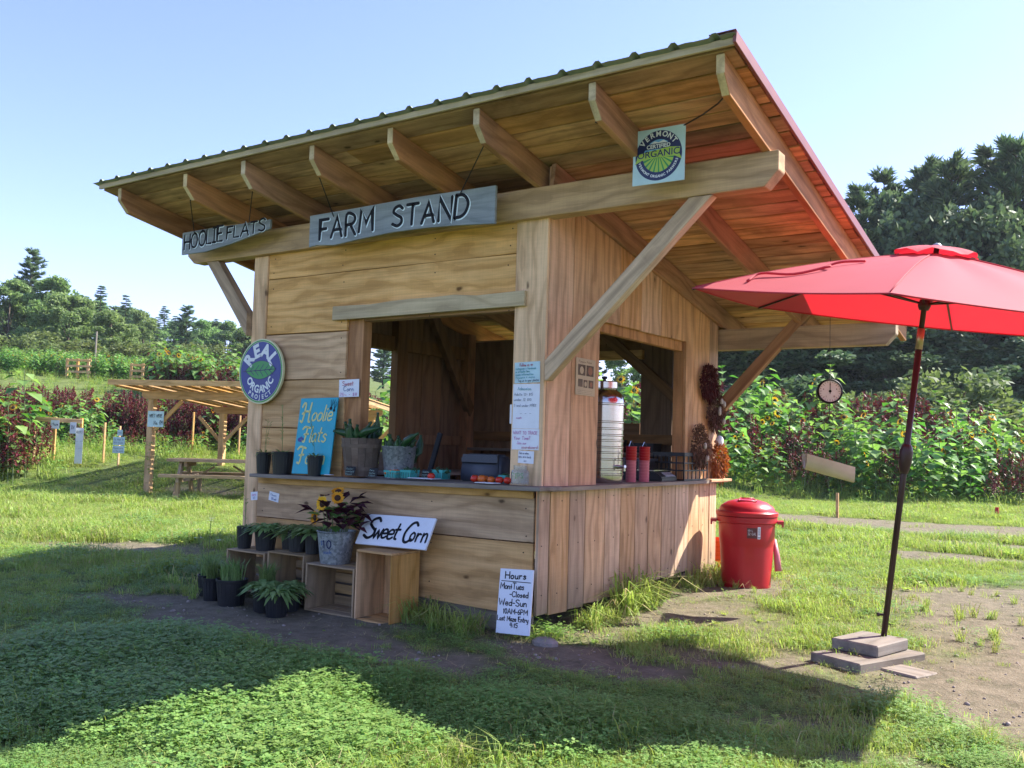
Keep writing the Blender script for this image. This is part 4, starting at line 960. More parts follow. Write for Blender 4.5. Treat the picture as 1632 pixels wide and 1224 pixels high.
slab('rake_trim', stand, (1.762, 4.20, zu(4.20)+.195), (0,-CS,SN), (0,SN,CS), rect(5.14/CS,.072), -.020, M['trim'], .003)
slab('rake_trim', stand, (1.782, 4.20, zu(4.20)+.265), (0,-CS,SN), (-1,0,0), rect(5.14/CS,.16), -.004, M['trim'], 0)
# nail heads in the boards
mb = MB()
for z in (2.70,2.83,2.2,2.55,1.76,2.06,1.34,1.64): 
    for x in (-3.0,-2.1,-1.1,-.35):
        if z < 2.2 and x > -2.1: continue
        mb.lathe([(0,.0015),(.0055,.002),(.0055,0)], 6, (x+random.uniform(-.02,.02), -.0005, z), axis=(0,-1,0))
for z in (.52,.72,.10,.40):
    for x in (-2.95,-2.0,-1.0,-.10): mb.lathe([(0,.0015),(.0055,.002),(.0055,0)], 6, (x+random.uniform(-.02,.02), -.0505, z), axis=(0,-1,0))
for i in range(13):
    for z in (.10,.45,.78): mb.lathe([(0,.0015),(.005,.002),(.005,0)], 6, (.0235, (sl[i]+sl[i+1])/2+random.uniform(-.05,.05), z+random.uniform(-.01,.01)), axis=(1,0,0))
tag(mb.build('nail_heads', M['black'], stand), kind='stuff')
# ------------------------------------------------------------------ signs
random.seed(33)
def flatT(O, X, Y): return frame(O, X, Y)
def local(root, o): o.parent = root; return o
def sign(name, label, O, X, Y, poly, t_, mat, cat='sign'):
    """a thing whose own space has the face in X/Y and +Z out of the face"""
    r = thing(name, label, cat, group=None); r.matrix_world = frame(O, X, Y)
    slab('board', r, (0,0,0), (1,0,0), (0,1,0), poly, t_, mat, .002)
    return r
def cordp(root_or_none, pts, r=.004, name='cord', parent=None):
    mb = MB(); mb.tube(pts, r, 5); return mb.build(name, M['cord'], parent, smooth=True)
def in_local(root, p): return root.matrix_world.inverted() @ Vector(p)
# HOOLIE FLATS
s = sign('hanging_sign', 'grey wooden board lettered HOOLIE FLATS hanging at the left eave', (-4.02,-.25,2.915), (1,0,.005), (0,0,1),
  [(0,0),(.35,-.005),(.7,.03),(1.0,.075),(1.25,.115),(1.255,.20),(.8,.205),(.4,.213),(.0,.215)], .022, M['signwood'])
mb = MB(); mw = MB()
write(mb, 'HOOLIE', .04, .045, .138, .021, .0245, .17, .03, .02, width=.56, rise=.06); write(mw, 'HOOLIE', .045, .041, .138, .025, .0235, .17, .03, .02, width=.56, rise=.06)
st = random.getstate(); write(mb, 'FLATS', .665, .082, .108, .019, .0245, .18, .03, .05, width=.52, rise=.05); random.setstate(st); write(mw, 'FLATS', .670, .079, .108, .023, .0235, .18, .03, .05, width=.52, rise=.05)
mb.build('lettering', M['black'], s); mw.build('letter_outline', M['paleoutline'], s)
for a, b in (((-3.85,-.262,3.10),(-3.24,-.77,3.235)),((-3.07,-.262,3.10),(-2.48,-.72,3.25)),((-3.24,-.77,3.235),(-3.19,-.80,3.22)),((-2.48,-.72,3.25),(-2.43,-.74,3.29))): 
    cordp(s, [in_local(s, a), in_local(s, b)], .004, 'cord', s)
# FARM STAND
s = sign('hanging_sign', 'large grey wooden board lettered FARM STAND under the eave', (-2.262,-.25,2.82), (1,0,.0), (0,0,1),
  [(0,0),(.1,.01),(.3,-.012),(.6,.012),(.95,.03),(1.3,.028),(1.6,.015),(1.955,-.012),(1.955,.275),(1.2,.283),(.6,.275),(0,.272)], .024, M['signwood'])
for dx, dy, w, z, mat, nm in ((0,0,.027,.0275,'black','lettering'), (.007,-.006,.034,.0262,'paleoutline','letter_outline')):
    mb = MB(); random.seed(4); write(mb, 'FARM', .13+dx, .055+dy, .175, w, z, .22, .04, .03, xs=1.05, rise=.02); write(mb, 'STAND', .95+dx, .07+dy, .165, w, z, .22, .04, .05, xs=1.12, rise=.0); mb.build(nm, M[mat], s)
for a, b in (((-1.985,-.262,3.05),(-1.68,-.742,3.239)),((-.651,-.262,3.07),(-.105,-.677,3.289)),((-.105,-.677,3.285),(-.102,-.636,3.38)),((-.105,-.677,3.289),(-.115,-.72,3.25))):
    cordp(s, [in_local(s, a), in_local(s, b)], .0045, 'cord', s)
# VERMONT CERTIFIED ORGANIC
s = sign('certificate_sign', 'square pale sign with round navy organic certification emblem hanging by black cord', (.815,-.262,2.935), (1,0,-.012), (-.04,0,1), rect(.375,.372), .006, M['tealpaper'])
O_ = Vector((.187,.186,0)); T0 = Matrix.Translation(O_)
mb = MB(); disc(mb, .168, .0072, 56, T=T0); mb.build('navy_disc', M['navy'], s)
mb = MB(); disc(mb, .108, .0080, 40, T=T0, a0=-.0, a1=pi); mb.build('sky_field', M['skyblue'], s)
mb = MB(); vs = [O_+Vector((-.07,.078,.0084)), O_+Vector((-.03,.098,.0084)), O_+Vector((0,.088,.0084)), O_+Vector((.035,.1,.0084)), O_+Vector((.07,.078,.0084))]; mb.add(vs, [tuple(range(4,-1,-1))]); mb.build('mountain', M['offwhite'], s)
mb = MB(); disc(mb, .112, .0082, 40, T=T0, a0=pi, a1=2*pi); mb.build('field', M['lime'], s)
mb = MB()
for i in range(-4, 5):
    a = -pi/2+i*.33; b = a+.10+.01*abs(i); k = O_+Vector((0,.01,.0088)); q = .112
    mb.add([k+Vector((i*.009-.002,-.02,0)), k+Vector((i*.009+.003,-.02,0)), O_+Vector((q*cos(b),q*sin(b),.0088)), O_+Vector((q*cos(a),q*sin(a),.0088))], [(0,3,2,1)])
mb.build('crop_rows', M['leafgreen'], s)
mb = MB(); mb.add([O_+Vector(p) for p in ((-.170,-.045,.0096),(-.12,-.022,.0096),(0,-.012,.0096),(.12,-.018,.0096),(.168,-.045,.0096),(.15,-.005,.0096),(.155,.038,.0096),(.08,.048,.0096),(0,.040,.0096),(-.08,.034,.0096),(-.150,.02,.0096),(-.155,-.01,.0096))], [tuple(range(12))]); mb.build('banner', M['lime'], s)
mb = MB(); type_text(mb, 'ORGANIC', .064, T0 @ Matrix.Translation((0,-.008,0)), .0106, .012, sx=1.05); mb.build('lettering', M['navy'], s)
m2 = MB(); arc_text(m2, 'VERMONT', .128, .050, pi/2, .285, .0100, True, .03); arc_text(m2, 'VERMONT ORGANIC FARMERS', .148, .024, -pi/2, .118, .0100, False, .03); m2.v = [tuple(T0 @ Vector(v)) for v in m2.v]; m2.build('lettering', M['offwhite'], s)
m4 = MB(); m4.add([T0 @ Vector(p) for p in ((-.108,.044,.0090),(.108,.044,.0090),(.085,.082,.0090),(-.085,.082,.0090))], [(0,1,2,3)]); m4.build('navy_strip', M['navy'], s)
m3 = MB(); type_text(m3, 'CERTIFIED', .037, T0 @ Matrix.Translation((0,.050,0)), .0106, .03); m3.build('lettering', M['offwhite'], s)
cordp(s, [in_local(s, p) for p in ((.835,-.264,3.298),(.838,-.40,3.262),(.822,-.58,3.240),(.80,-.76,3.226))], .005, 'cord', s)
cordp(s, [in_local(s, p) for p in ((1.180,-.264,3.292),(1.335,-.33,3.313),(1.465,-.40,3.338),(1.555,-.46,3.372),(1.622,-.575,3.372),(1.640,-.60,3.385),(1.61,-.62,3.40),(1.63,-.57,3.35))], .0055, 'cord', s)
# REAL ORGANIC PROJECT
s = thing('round_sign', 'round blue sign with green leaf reading REAL ORGANIC PROJECT on the left post', 'sign'); s.matrix_world = frame((-3.055,-.035,1.785), (1,0,0), (0,0,1))
mb = MB(); mb.lathe([(.0,0),(.300,0),(.300,.022),(.0,.022)], 56); mb.build('board', M['creamring'], s, auto=.5)
mb = MB(); disc(mb, .288, .0232, 56, r0=.276); mb.build('rim_line', M['leafgreen'], s)
mb = MB(); disc(mb, .272, .0234, 56); mb.build('blue_disc', M['blue'], s)
mb = MB(); n = 14; top = [(-.205+.41*i/n, .012+.085*math.sin(pi*(i/n))**.8+.01*(i/n)) for i in range(n+1)]; bot = [(-.205+.41*i/n, .012-.085*math.sin(pi*(i/n))**.8+.01*(i/n)) for i in range(n, -1, -1)]
mb.add([(x, y-.005, .0246) for x, y in top+bot[1:-1]], [tuple(range(len(top)+len(bot)-3, -1, -1))]); mb.build('leaf_shape', M['leafgreen'], s)
mb = MB(); stroke(mb, [(-.24,.0),(.0,.008),(.205,.018)], .008, .0256)
for i in range(5):
    x = -.14+i*.065; stroke(mb, [(x,.006),(x+.05,.062-.004*abs(i-2)*2)], .007, .0256); stroke(mb, [(x,.006),(x+.05,-.048+.004*abs(i-2)*2)], .007, .0256)
stroke(mb, [(x_, y_-.005) for x_, y_ in top], .006, .0256); stroke(mb, [(x_, y_-.005) for x_, y_ in bot], .006, .0256)
mb.build('leaf_veins', M['navy'], s)
mb = MB(); arc_text(mb, 'REAL', .138, .168, pi/2+.05, .66, .0250, True, .05, sx=.98); arc_text(mb, 'ORGANIC', .198, .098, -pi/2, .355, .0250, False, .035, sx=.92); arc_text(mb, 'PROJECT', .256, .056, -pi/2, .205, .0250, False, .03, sx=1.0); mb.build('lettering', M['offwhite'], s)
# turquoise name board
s = sign('painted_board', 'turquoise board painted Hoolie Flats Farm in yellow script leaning on the front wall', (-2.50,-.125,.873), (1,0,.018), (0,.13,1), rect(.455,.665), .012, M['turq'])
mb = MB(); random.seed(9)
H_ = [[(-.05,.80),(.08,1.0),(.20,.92),(.14,.45),(.04,.0),(-.10,.05)],[(.62,1.0),(.54,.55),(.50,.05),(.60,.0)],[(.0,.42),(.25,.56),(.56,.52)]]
def scr(strokes, x, y, h, w=.0185):
    for q in strokes: stroke(mb, [(x+a*h, y+b*h) for a, b in [tuple(p) for p in catmull([Vector(v) for v in q], 5)]], w, .0142)
scr(H_, .045, .455, .165)
write(mb, 'oolie', .165, .465, .135, .014, .0142, .10, .02, .2, width=.24)
scr([[(-.1,.85),(.1,1.0),(.55,.92)],[(.32,.96),(.22,.4),(.12,.05),(-.05,.08)],[(.08,.5),(.42,.54)]], .09, .275, .135)
write(mb, 'lats', .165, .280, .135, .014, .0142, .10, .02, .2, width=.20)
scr([[(-.1,.85),(.1,1.0),(.55,.92)],[(.32,.96),(.22,.4),(.12,.05),(-.05,.08)],[(.08,.5),(.42,.54)]], .06, .085, .15)
write(mb, 'arm', .15, .09, .13, .014, .0142, .10, .02, .2, width=.22)
mb.build('lettering', M['yellowpaint'], s)
mb = MB()
for cx, cy, k in ((.385,.570,1.),(.425,.552,.8)):
    disc(mb, .016*k, .0142, 12, T=Matrix.Translation((cx, cy, 0)))
    for a in (-.5,0,.5): stroke(mb, [(cx,cy+.01),(cx+a*.03+.01,cy+.045),(cx+a*.05+.02,cy+.075)], .004, .0142)
mb.build('painted_radishes', M['black'], s)
mb = MB(); stroke(mb, [(.035,.30),(.07,.315),(.09,.30),(.07,.285),(.04,.29)], .02, .0142); mb.build('painted_flower', M['blue'], s)
# Sweet Corn
s = sign('painted_sign', 'white board painted Sweet Corn in black leaning above the upright crate', (-1.585,-.255,.350), (.72,0,.012), (.02,.12,.22), [(0,0),(.725,0),(.725,.262),(0,.262)], .018, M['white'])
mb = MB(); random.seed(3)
write(mb, 'S', .055, .055, .175, .024, .0205, .1, 0, .25); write(mb, 'weet', .155, .065, .145, .019, .0205, .04, .03, .1, xs=.92); write(mb, 'C', .455, .045, .17, .022, .0205, .1, 0, .25, xs=.85); write(mb, 'orn', .535, .058, .135, .017, .0205, .20, .03, .05, width=.165); mb.build('lettering', M['black'], s)
# Hours
s = sign('painted_sign', 'white hours board handwritten in black standing on the ground at the corner', (-.205,-.235,-.16), (.27,0,.014), (.035,.16,1), rect(.285,.452), .014, M['white'])
mb = MB(); random.seed(8)
write(mb, 'Hours', .05, .385, .045, .0085, .0160, .22, .03, .0, xs=1.3); stroke(mb, [(.02,.366),(.27,.362)], .005, .0160)
write(mb, 'Mon&Tues', .015, .312, .042, .0065, .0160, .16, .03, width=.20); write(mb, '-Closed', .10, .258, .037, .0065, .0160, .18, .03, width=.155)
write(mb, 'Wed-Sun', .012, .196, .044, .0068, .0160, .18, .03, width=.235); write(mb, '10AM-6PM', .055, .140, .034, .0062, .0160, .2, .03, width=.205)
write(mb, 'Last Maze Entry', .008, .090, .034, .0058, .0160, .16, .03, width=.262); write(mb, '4:15', .12, .048, .03, .006, .0160, .25, .03, xs=1.1); mb.build('lettering', M['black'], s)

def paper(label, O, w, h, lines, X=(1,0,0), Y=(0,0,1), mat='paper', name='paper_note', t_=.0012, tilt=0., cat='note'):
    X = Vector(X); Y = Vector(Y); 
    if tilt: q = Matrix.Rotation(tilt, 3, X.cross(Y)); X = q @ X; Y = q @ Y
    r = thing(name, label, cat); r.matrix_world = frame(O, X, Y)
    mb = MB(); n = 4   # slightly curled sheet
    cz = [random.uniform(.0, .004) for _ in range(3)]
    g = [[(w*i/n, h*j/n, .001+.010*((abs(i/n-.5)*2)**3)*cz[0]*60*(.3+j/n)*.3) for i in range(n+1)] for j in range(n+1)]
    vs = [p for row in g for p in row]; fs = [(j*(n+1)+i, j*(n+1)+i+1, (j+1)*(n+1)+i+1, (j+1)*(n+1)+i) for j in range(n) for i in range(n)]
    m = len(vs); vs += [(x, y, z-t_) for x, y, z in vs]; fs += [tuple(m+k for k in f[::-1]) for f in fs]; mb.add(vs, fs); mb.build('sheet', M[mat], r, smooth=True)
    inks = {}
    for (txt, x, y, hh, ww, ink) in lines:
        b = inks.setdefault(ink, MB()); write(b, txt, x*w, y*h, hh*h, max(.0022, hh*h*.11), .006, .2, .04, .05, width=ww*w)
    for k, b in inks.items(): b.build('handwriting', M[k], r)
    return r
paper('small white Sweet Corn note pinned beside the left window jamb', (-2.095,-.006,1.545), .235, .150, [('Sweet',.18,.66,.24,.55,'inkred'),('Corn',.24,.34,.26,.5,'inkblue'),('75~ - $8',.06,.06,.17,.85,'inkpink')], tilt=.02)
paper('top sheet on the corner board with red heading and teal lines', (-.262,-.0135,1.642), .225, .156, [('Follow us on',.22,.80,.14,.5,'inkred'),('instagram & facebook',.05,.64,.10,.8,'inkteal'),('or at hoolie farm',.05,.50,.10,.55,'inkteal'),('maze information',.05,.36,.10,.7,'inkteal'),('flowers & more',.05,.22,.10,.75,'inkteal'),('Tag us in your photos',.14,.06,.11,.82,'navy')], mat='tealpaper', tilt=.03)
paper('long Admission price sheet in the middle of the corner board', (-.272,-.0132,1.305), .235, .332, [('Admission',.18,.86,.07,.5,'inkteal'),('Adults 12+ $15',.05,.74,.055,.7,'inkgrey'),('under 12 $10',.05,.62,.055,.65,'inkgrey'),('5 and under FREE',.05,.49,.055,.85,'inkgrey'),('- - -',.3,.32,.04,.4,'inkgrey'),('cash',.15,.22,.04,.2,'inkpink')])
paper('sheet asking Want to track your time in magenta writing', (-.272,-.0134,1.148), .240, .155, [('WANT TO TRACK',.05,.74,.15,.88,'inkpink'),('Your Time?',.08,.48,.15,.6,'inkpink'),('Join our',.2,.26,.12,.35,'inkpink'),('scoreboard',.38,.06,.14,.58,'inkred')])
paper('smallest note at the foot of the corner board above the jar', (-.213,-.0134,1.050), .138, .092, [('See us when',.08,.74,.16,.6,'navy'),('you are back',.05,.44,.18,.8,'navy'),('in!',.4,.12,.18,.2,'navy')], tilt=-.03)
paper('sheet peeking out behind the Admission price sheet', (-.315,.012,1.34), .06, .145, [])
paper('small price note pinned low on the left corner post', (-3.15,-.0175,.600), .105, .075, [('plants',.2,.55,.25,.5,'inkpink'),('$5',.3,.15,.25,.3,'inkblue')], tilt=.1)
paper('small price note pinned on the wall right of the left corner post', (-2.875,-.0515,.622), .130, .080, [('Flowers',.2,.58,.25,.55,'inkblue'),('$10 each',.3,.15,.28,.5,'inkblue')], tilt=-.14)
# pumpkin poster on the side wall
s = thing('poster', 'cream card with five dark vegetable photographs on the side wall', 'poster'); s.matrix_world = frame((.006,.425,1.585), (0,1,-.005), (0,0,1))
slab('card', s, (0,0,0), (1,0,0), (0,1,0), rect(.305,.29), .004, M['card'], 0)
mb = MB()
for x, y, w, h in ((.03,.155,.115,.085),(.16,.155,.115,.085),(.035,.065,.07,.06),(.12,.062,.06,.06),(.20,.062,.075,.062)): mb.box((x,y,.0042),(x+w,y+h,.0052))
mb.build('photographs', M['bucketwood'], s)
mb = MB()
for x, y, r in ((.085,.195,.03),(.15,.09,.02)): disc(mb, r, .0062, 12, T=Matrix.Translation((x,y,0)))
mb.build('pale_gourds', M['card'], s)
mb = MB()
for x, y, r in ((.22,.197,.034),(.237,.09,.022)): disc(mb, r, .0062, 12, T=Matrix.Translation((x,y,0)))
mb.build('orange_pumpkins', plain('printed_orange', (.30,.12,.05), .6), s)
mb = MB(); write(mb, 'Pumpkin Patch', .04, .255, .016, .0022, .0055, width=.2)
for q in range(3): write(mb, '~~~~~~~~~~~~', .03, .035-.013*q, .008, .0015, .0055, width=.22)
mb.build('lettering', M['bucketwood'], s)

# ------------------------------------------------------------------ pots, crates, buckets
def strap_plant(mb, r, z, n, L, W, spread=1., droop=.5, m=0):
    for i in range(n):
        a = i*2.4+random.uniform(-.4, .4); l = L*random.uniform(.6, 1.2); up_ = random.uniform(.3, 1.6)/spread
        b = Vector((r*.5*cos(a)*random.random(), r*.5*sin(a)*random.random(), z)); d = Vector((cos(a), sin(a), up_)).normalized()
        s = Vector((-sin(a), cos(a), 0)); prev = b; pts = []
        for k in range(5):
            t_ = k/4; pts.append(b+d*l*t_+Vector((cos(a), sin(a), 0))*l*.25*t_*t_-Vector((0,0,1))*l*droop*t_**2.2)
        ws = [.25, .8, 1., .85, .08]; vs = []
        for p, w in zip(pts, ws): vs += [p-s*W*w/2, p+s*W*w/2]
        mb.add(vs, [(2*k, 2*k+1, 2*k+3, 2*k+2) for k in range(4)], m)
def pot_mesh(r, h):
    mb = MB(); R = r; b = r*.80
    mb.lathe([(0,0),(b,0),(b*1.01,.01),(R*.97,h-.022),(R*1.0,h-.022),(R*1.02,h-.018),(R*1.02,h),(R*.96,h),(R*.93,h-.02),(R*.9,h-.025)], 36)
    for k in range(18):
        a = k*2*pi/18; c, s_ = cos(a), sin(a); mb.tube([(b*1.0*c, b*1.0*s_, .015), (R*.965*c, R*.965*s_, h-.03)], .003, 4, caps=False)
    return mb
def pot(label, x, y, z, r, h, plant, group='black nursery pots on and below the crates', tall=0):
    t_ = thing('potted_plant', label, 'potted plant', (x, y, z), random.uniform(0, 6), group)
    pot_mesh(r, h).build('pot', M['pot'], t_, auto=.6)
    mb = MB(); disc(mb, r*.94, h-.02, 20); mb.build('soil', M['soil'], t_)
    mb = MB()
    if plant == 'strap': strap_plant(mb, r, h-.02, 110, .19, .032, .8, .7)
    elif plant == 'broad': strap_plant(mb, r, h-.02, 130, .165, .038, .7, .7)
    elif plant == 'grassy': 
        for i in range(170): a = random.uniform(0, 6.28); q = r*.7*random.random(); blade(mb, (q*cos(a), q*sin(a), h-.02), random.uniform(0, 6.28), random.uniform(.12, .26), .010, random.uniform(.1, .9), 0)
    else: strap_plant(mb, r, h-.02, 22, .11, .014, .9, .5)
    for i in range(tall):
        a = random.uniform(0, 6.28); H_ = random.uniform(.22, .42); e = Vector((.05*cos(a), .05*sin(a), h+H_)); mb.tube([(.01*cos(a), .01*sin(a), h-.02), (.02*cos(a), .02*sin(a), h+H_*.5), e], [.0022,.002,.001], 4)
        for j in range(7): b = random.uniform(0, 6.28); leaf(mb, Vector((.02*cos(a), .02*sin(a), h)).lerp(e, random.uniform(.2, 1)), (cos(b), sin(b), 1), .035, .006, .1)
    mb.build('leaves', M['potleaf'], t_); return t_
random.seed(50)
gp_ = 'black nursery pots on and below the crates'
gc = 'black nursery pots on the counter'
pot('small black pot with tall thin seed stems leftmost on the counter', -2.885, -.12, .857, .066, .19, 'thin', gc, 2)
pot('wide black pot with thin stems second from left on the counter', -2.655, -.11, .860, .092, .20, 'thin', gc, 3)
pot('black pot of thin herbs standing before the turquoise board', -2.20, -.150, .865, .068, .175, 'thin', gc, 2)
# two low crates lying on their long side
def crate(label, x0, y0, z0, w, d, h, open_dir='front', mat='crate_old', rz=0., slats=4, grp='wooden apple crates in front of the stand', slots='back', dup_ends=False):
    """crate opened toward the viewer: top, bottom and sides are boards, slatted back"""
    c = thing('wooden_crate', label, 'crate', (x0, y0, z0), rz, grp); m = M[mat]; t_ = .012; e = .018
    for x in (0, w-e): slab('end_panel', c, (x, d, 0), (0,0,1), (0,-1,0), rect(h, d), e, m, .003) if slots == 'back' else None
    n = slats; g = .012
    if slots == 'back':
        sw = (d-g*(n-2))/(n-1)
        for k in range(n-1):
            for z in (0, h-t_): slab('slat', c, (e+.001, k*(sw+g), z), (1,0,0), (0,1,0), jrect(w-2*e-.002, sw, .001), t_, m, .002)
        sh = (h-2*t_-g*(n-1)*1.6)/n
        for k in range(n): slab('slat', c, (e+.001, d, t_+k*(sh+g*1.6)), (1,0,0), (0,0,1), jrect(w-2*e-.002, sh, .001), t_, m, .002)
    else:  # standing upright: solid sides, end panels top and bottom, vertical slats behind
        for z in (0, h-e): slab('end_panel', c, (0, 0, z), (1,0,0), (0,1,0), rect(w, d), e, m, .003)
        for x in (0, w-t_): slab('side_board', c, (x, d, e+.001), (0,0,1), (0,-1,0), rect(h-2*e-.002, d), t_, m, .002)
        sw = (w-2*t_-.014)/2
        for k in range(2): slab('slat', c, (t_+k*(sw+.014)+sw, d, e+.001), (0,0,1), (-1,0,0), rect(h-2*e-.002, sw), t_, m, .002)
    return c
crate('leftmost low wooden crate under the small black pots', -2.985, -.40, -.13, .49, .32, .335, mat='crate_old')
crate('second low wooden crate, half hidden behind the crate with the pail', -2.46, -.40, -.115, .44, .32, .345, mat='crate_old')
crate('weathered crate on its side carrying the ten dollar pail of sunflowers', -1.955, -.44, -.19, .535, .33, .375, mat='crate_old')
crate('tall upright crate of fresh orange wood under the Sweet Corn board', -1.405, -.44, -.205, .365, .33, .545, mat='crate', slots='upright')
for lab, x, y, z, r, h, pl, tl in (('leftmost black pot with a bare twig on the left crate',-2.90,-.28,.207,.070,.19,'thin',2),('large black pot of drooping green leaves on the left crate',-2.66,-.25,.207,.098,.19,'broad',0),
    ('smaller pot set back between two large pots on the crates',-2.45,-.17,.212,.070,.17,'broad',0),('large black pot of leafy greens on the second crate',-2.255,-.25,.235,.092,.185,'broad',0),('black pot of leafy greens squeezed beside the ten dollar pail',-2.05,-.28,.235,.068,.18,'broad',0)): pot(lab, x, y, z, r, h, pl, gp_, tl)
for lab, x, y, r, h, pl in (('leftmost grassy pot on the ground before the crates',-3.05,-.52,.085,.17,'grassy'),('second grassy pot on the ground, tucked behind the widest one',-2.86,-.62,.085,.18,'grassy'),('widest grassy pot at the front of the ground row',-2.55,-.68,.115,.20,'grassy'),
    ('grassy pot standing behind the widest pot against the left crate',-2.33,-.50,.09,.17,'grassy'),('ground pot with pale leaves in the middle of the row',-2.19,-.66,.078,.185,'broad'),('ground pot with long drooping leaves beside the crate',-1.985,-.70,.088,.18,'strap'),('hidden leafy pot between the front row and the second crate',-2.06,-.50,.08,.18,'broad')):
    pot(lab, x, y, hz(x, y)-.005, r*1.1, h*1.08, pl, gp_, 0)
# pail with sunflowers
t_ = thing('metal_pail', 'galvanised pail marked ten dollars holding cut sunflowers on a crate', 'pail', (-1.785,-.28,.186))
mb = MB(); mb.lathe([(0,.005),(.118,.005),(.120,0),(.122,.01),(.153,.245),(.158,.25),(.160,.258),(.155,.262),(.148,.256),(.118,.02),(0,.02)], 40); mb.build('body', M['galv'], t_, auto=.6)
mb = MB()
def on_cyl(mb, z0, r0, slope, ang):   # bend flat lettering round a pail
    mb.v = [((r0+slope*y+.0015)*sin(x/r0+ang), -(r0+slope*y+.0015)*cos(x/r0+ang), z0+y) for x, y, z in mb.v]
write(mb, '10', -.005, .0, .062, .010, 0, .3, 0, xs=1.2); on_cyl(mb, .13, .137, .13, .43-.40); mb.build('price_mark', M['navy'], t_)
mb = MB(); write(mb, '$', 0, 0, .034, .005, 0, .3, 0, xs=1.2); on_cyl(mb, .15, .139, .13, .18-.40); mb.build('price_mark', M['inkblue'], t_)
mb = MB(); write(mb, 'each', 0, 0, .03, .004, 0, .2, 0, xs=1.0); on_cyl(mb, .085, .132, .13, .40-.40); mb.build('price_mark', M['inkblue'], t_)
bq = thing('flower_bouquet', 'bunch of yellow sunflowers with dark bronze leaves in the pail', 'flowers', (-1.785,-.28,.40))
random.seed(77); mb = MB(); mg = MB()
for i in range(16):
    a = i*2.4; mg.tube([(.05*cos(a), .05*sin(a), -.1), (.12*cos(a), .12*sin(a), random.uniform(.1, .28))], [.005,.003], 5, 1)
for i in range(38):
    a = random.uniform(0, 6.28); q = random.uniform(.03, .16); leaf(mg, (q*cos(a), q*sin(a), random.uniform(.09, .24)), (cos(a), sin(a), random.uniform(-.2, .8)), random.uniform(.10, .15), random.uniform(.08, .12), random.uniform(.0, .35), 0)
mg.build('green_leaves', [M['sunleaf'], M['stem']], bq)
for i in range(60):
    a = random.gauss(.1, 1.0) if i < 44 else random.uniform(1.5, 5); q = random.uniform(.05, .24); leaf(mb, (q*cos(a), q*sin(a)*.7-.02, random.uniform(.10, .34)-.3*q*.4), (cos(a), sin(a), random.uniform(-.2, 1.1)), random.uniform(.10, .17), random.uniform(.07, .11), random.uniform(.0, .5), 0)
mb.build('bronze_leaves', M['bronze_leaf'], bq)
def sunhead(c, ax, R, parent):
    mb = MB(); ax = Vector(ax).normalized(); X = ax.cross(Vector((0,0,1))).normalized(); T = frame(c, X, ax.cross(X))
    for ring, n in ((0, 17), (1, 15)):
        for j in range(n):
            a = j*2*pi/n+ring*.2+random.uniform(-.06, .06); r1 = R*random.uniform(.88, 1.08)*(1-.12*ring); w = R*.17; u = Vector((cos(a), sin(a), 0)); s_ = Vector((-sin(a), cos(a), 0)); lift = R*random.uniform(.05, .25)
            mb.add([T @ (u*R*.38-s_*w*.5), T @ (u*R*.7-s_*w+Vector((0,0,lift*.7))), T @ (u*r1+Vector((0,0,lift*random.uniform(.3,1.4)))), T @ (u*R*.7+s_*w+Vector((0,0,lift*.7))), T @ (u*R*.38+s_*w*.5)], [(0,1,2,3,4)], 0)
    n0 = len(mb.v); mb.lathe([(0,R*.16),(R*.2,R*.17),(R*.38,R*.10),(R*.45,.0),(R*.3,-R*.15),(0,-R*.2)], 14, m=1); mb.v[n0:] = [tuple(T @ Vector(v)) for v in mb.v[n0:]]
    mb.build('flower_head', [M['petal'], M['disc']], parent)
sunhead((-.135,-.115,.145), (-.25,-1,-.05), .062, bq); sunhead((-.05,-.12,.262), (.1,-1,.05), .068, bq); sunhead((.02,-.02,.365), (.2,-.5,1), .06, bq); sunhead((.075,-.08,.315), (.8,-.8,.3), .058, bq); sunhead((-.02,.03,.35), (0,.2,1), .05, bq)
# ------------------------------------------------------------------ goods on the front counter
random.seed(60)
CZ = .892
b = thing('wooden_bucket', 'dark stave bucket full of zucchini on the counter left of the window', 'bucket', (-1.84,.03,CZ-.012)); b.scale = (1.08, 1.08, 1.06)
for k in range(16):
    a = k*2*pi/16; w = .0; mbk = MB(); w0, w1 = 2*pi*.118/16*.5-.0012, 2*pi*.160/16*.5-.0012
    c, s_ = cos(a), sin(a)
    def P3(r, o, z): return (c*r-s_*o, s_*r+c*o, z)
    vs = [P3(.118,-w0,0), P3(.118,w0,0), P3(.160,w1,.30), P3(.160,-w1,.30), P3(.106,-w0,0), P3(.106,w0,0), P3(.148,w1,.30), P3(.148,-w1,.30)]
    mbk.add(vs, [(0,1,2,3), (4,7,6,5), (3,2,6,7), (0,4,5,1), (1,5,6,2), (0,3,7,4)]); mbk.build('stave', M['bucketwood'], b)
for z, r in ((.045,.126),(.225,.152)):
    mb = MB(); mb.lathe([(r,z),(r+.003,z),(r+.006,z+.028),(r+.003,z+.028)], 32); mb.build('hoop', M['bucketwood'], b)
mb = MB(); disc(mb, .115, .02, 24); mb.build('bottom', M['bucketwood'], b)
def zucc(parent_label, c, d, L, R, group):
    d = Vector(d).normalized(); c = Vector(c); side = d.cross(Vector((.3,.2,1))).normalized()
    pts = [c+d*L*t_+side*L*.12*math.sin(pi*t_) for t_ in (0,.06,.2,.5,.8,.93,1.0,1.02,1.08)]
    mb = MB(); mb.tube(pts, [R*.3,R*.75,R,R*1.02,R*.85,R*.5,R*.35,R*.33,R*.38], 12)
    o = mb.build('zucchini', M['zucchini'], None, smooth=True); tag(o, parent_label, 'zucchini', group); return o
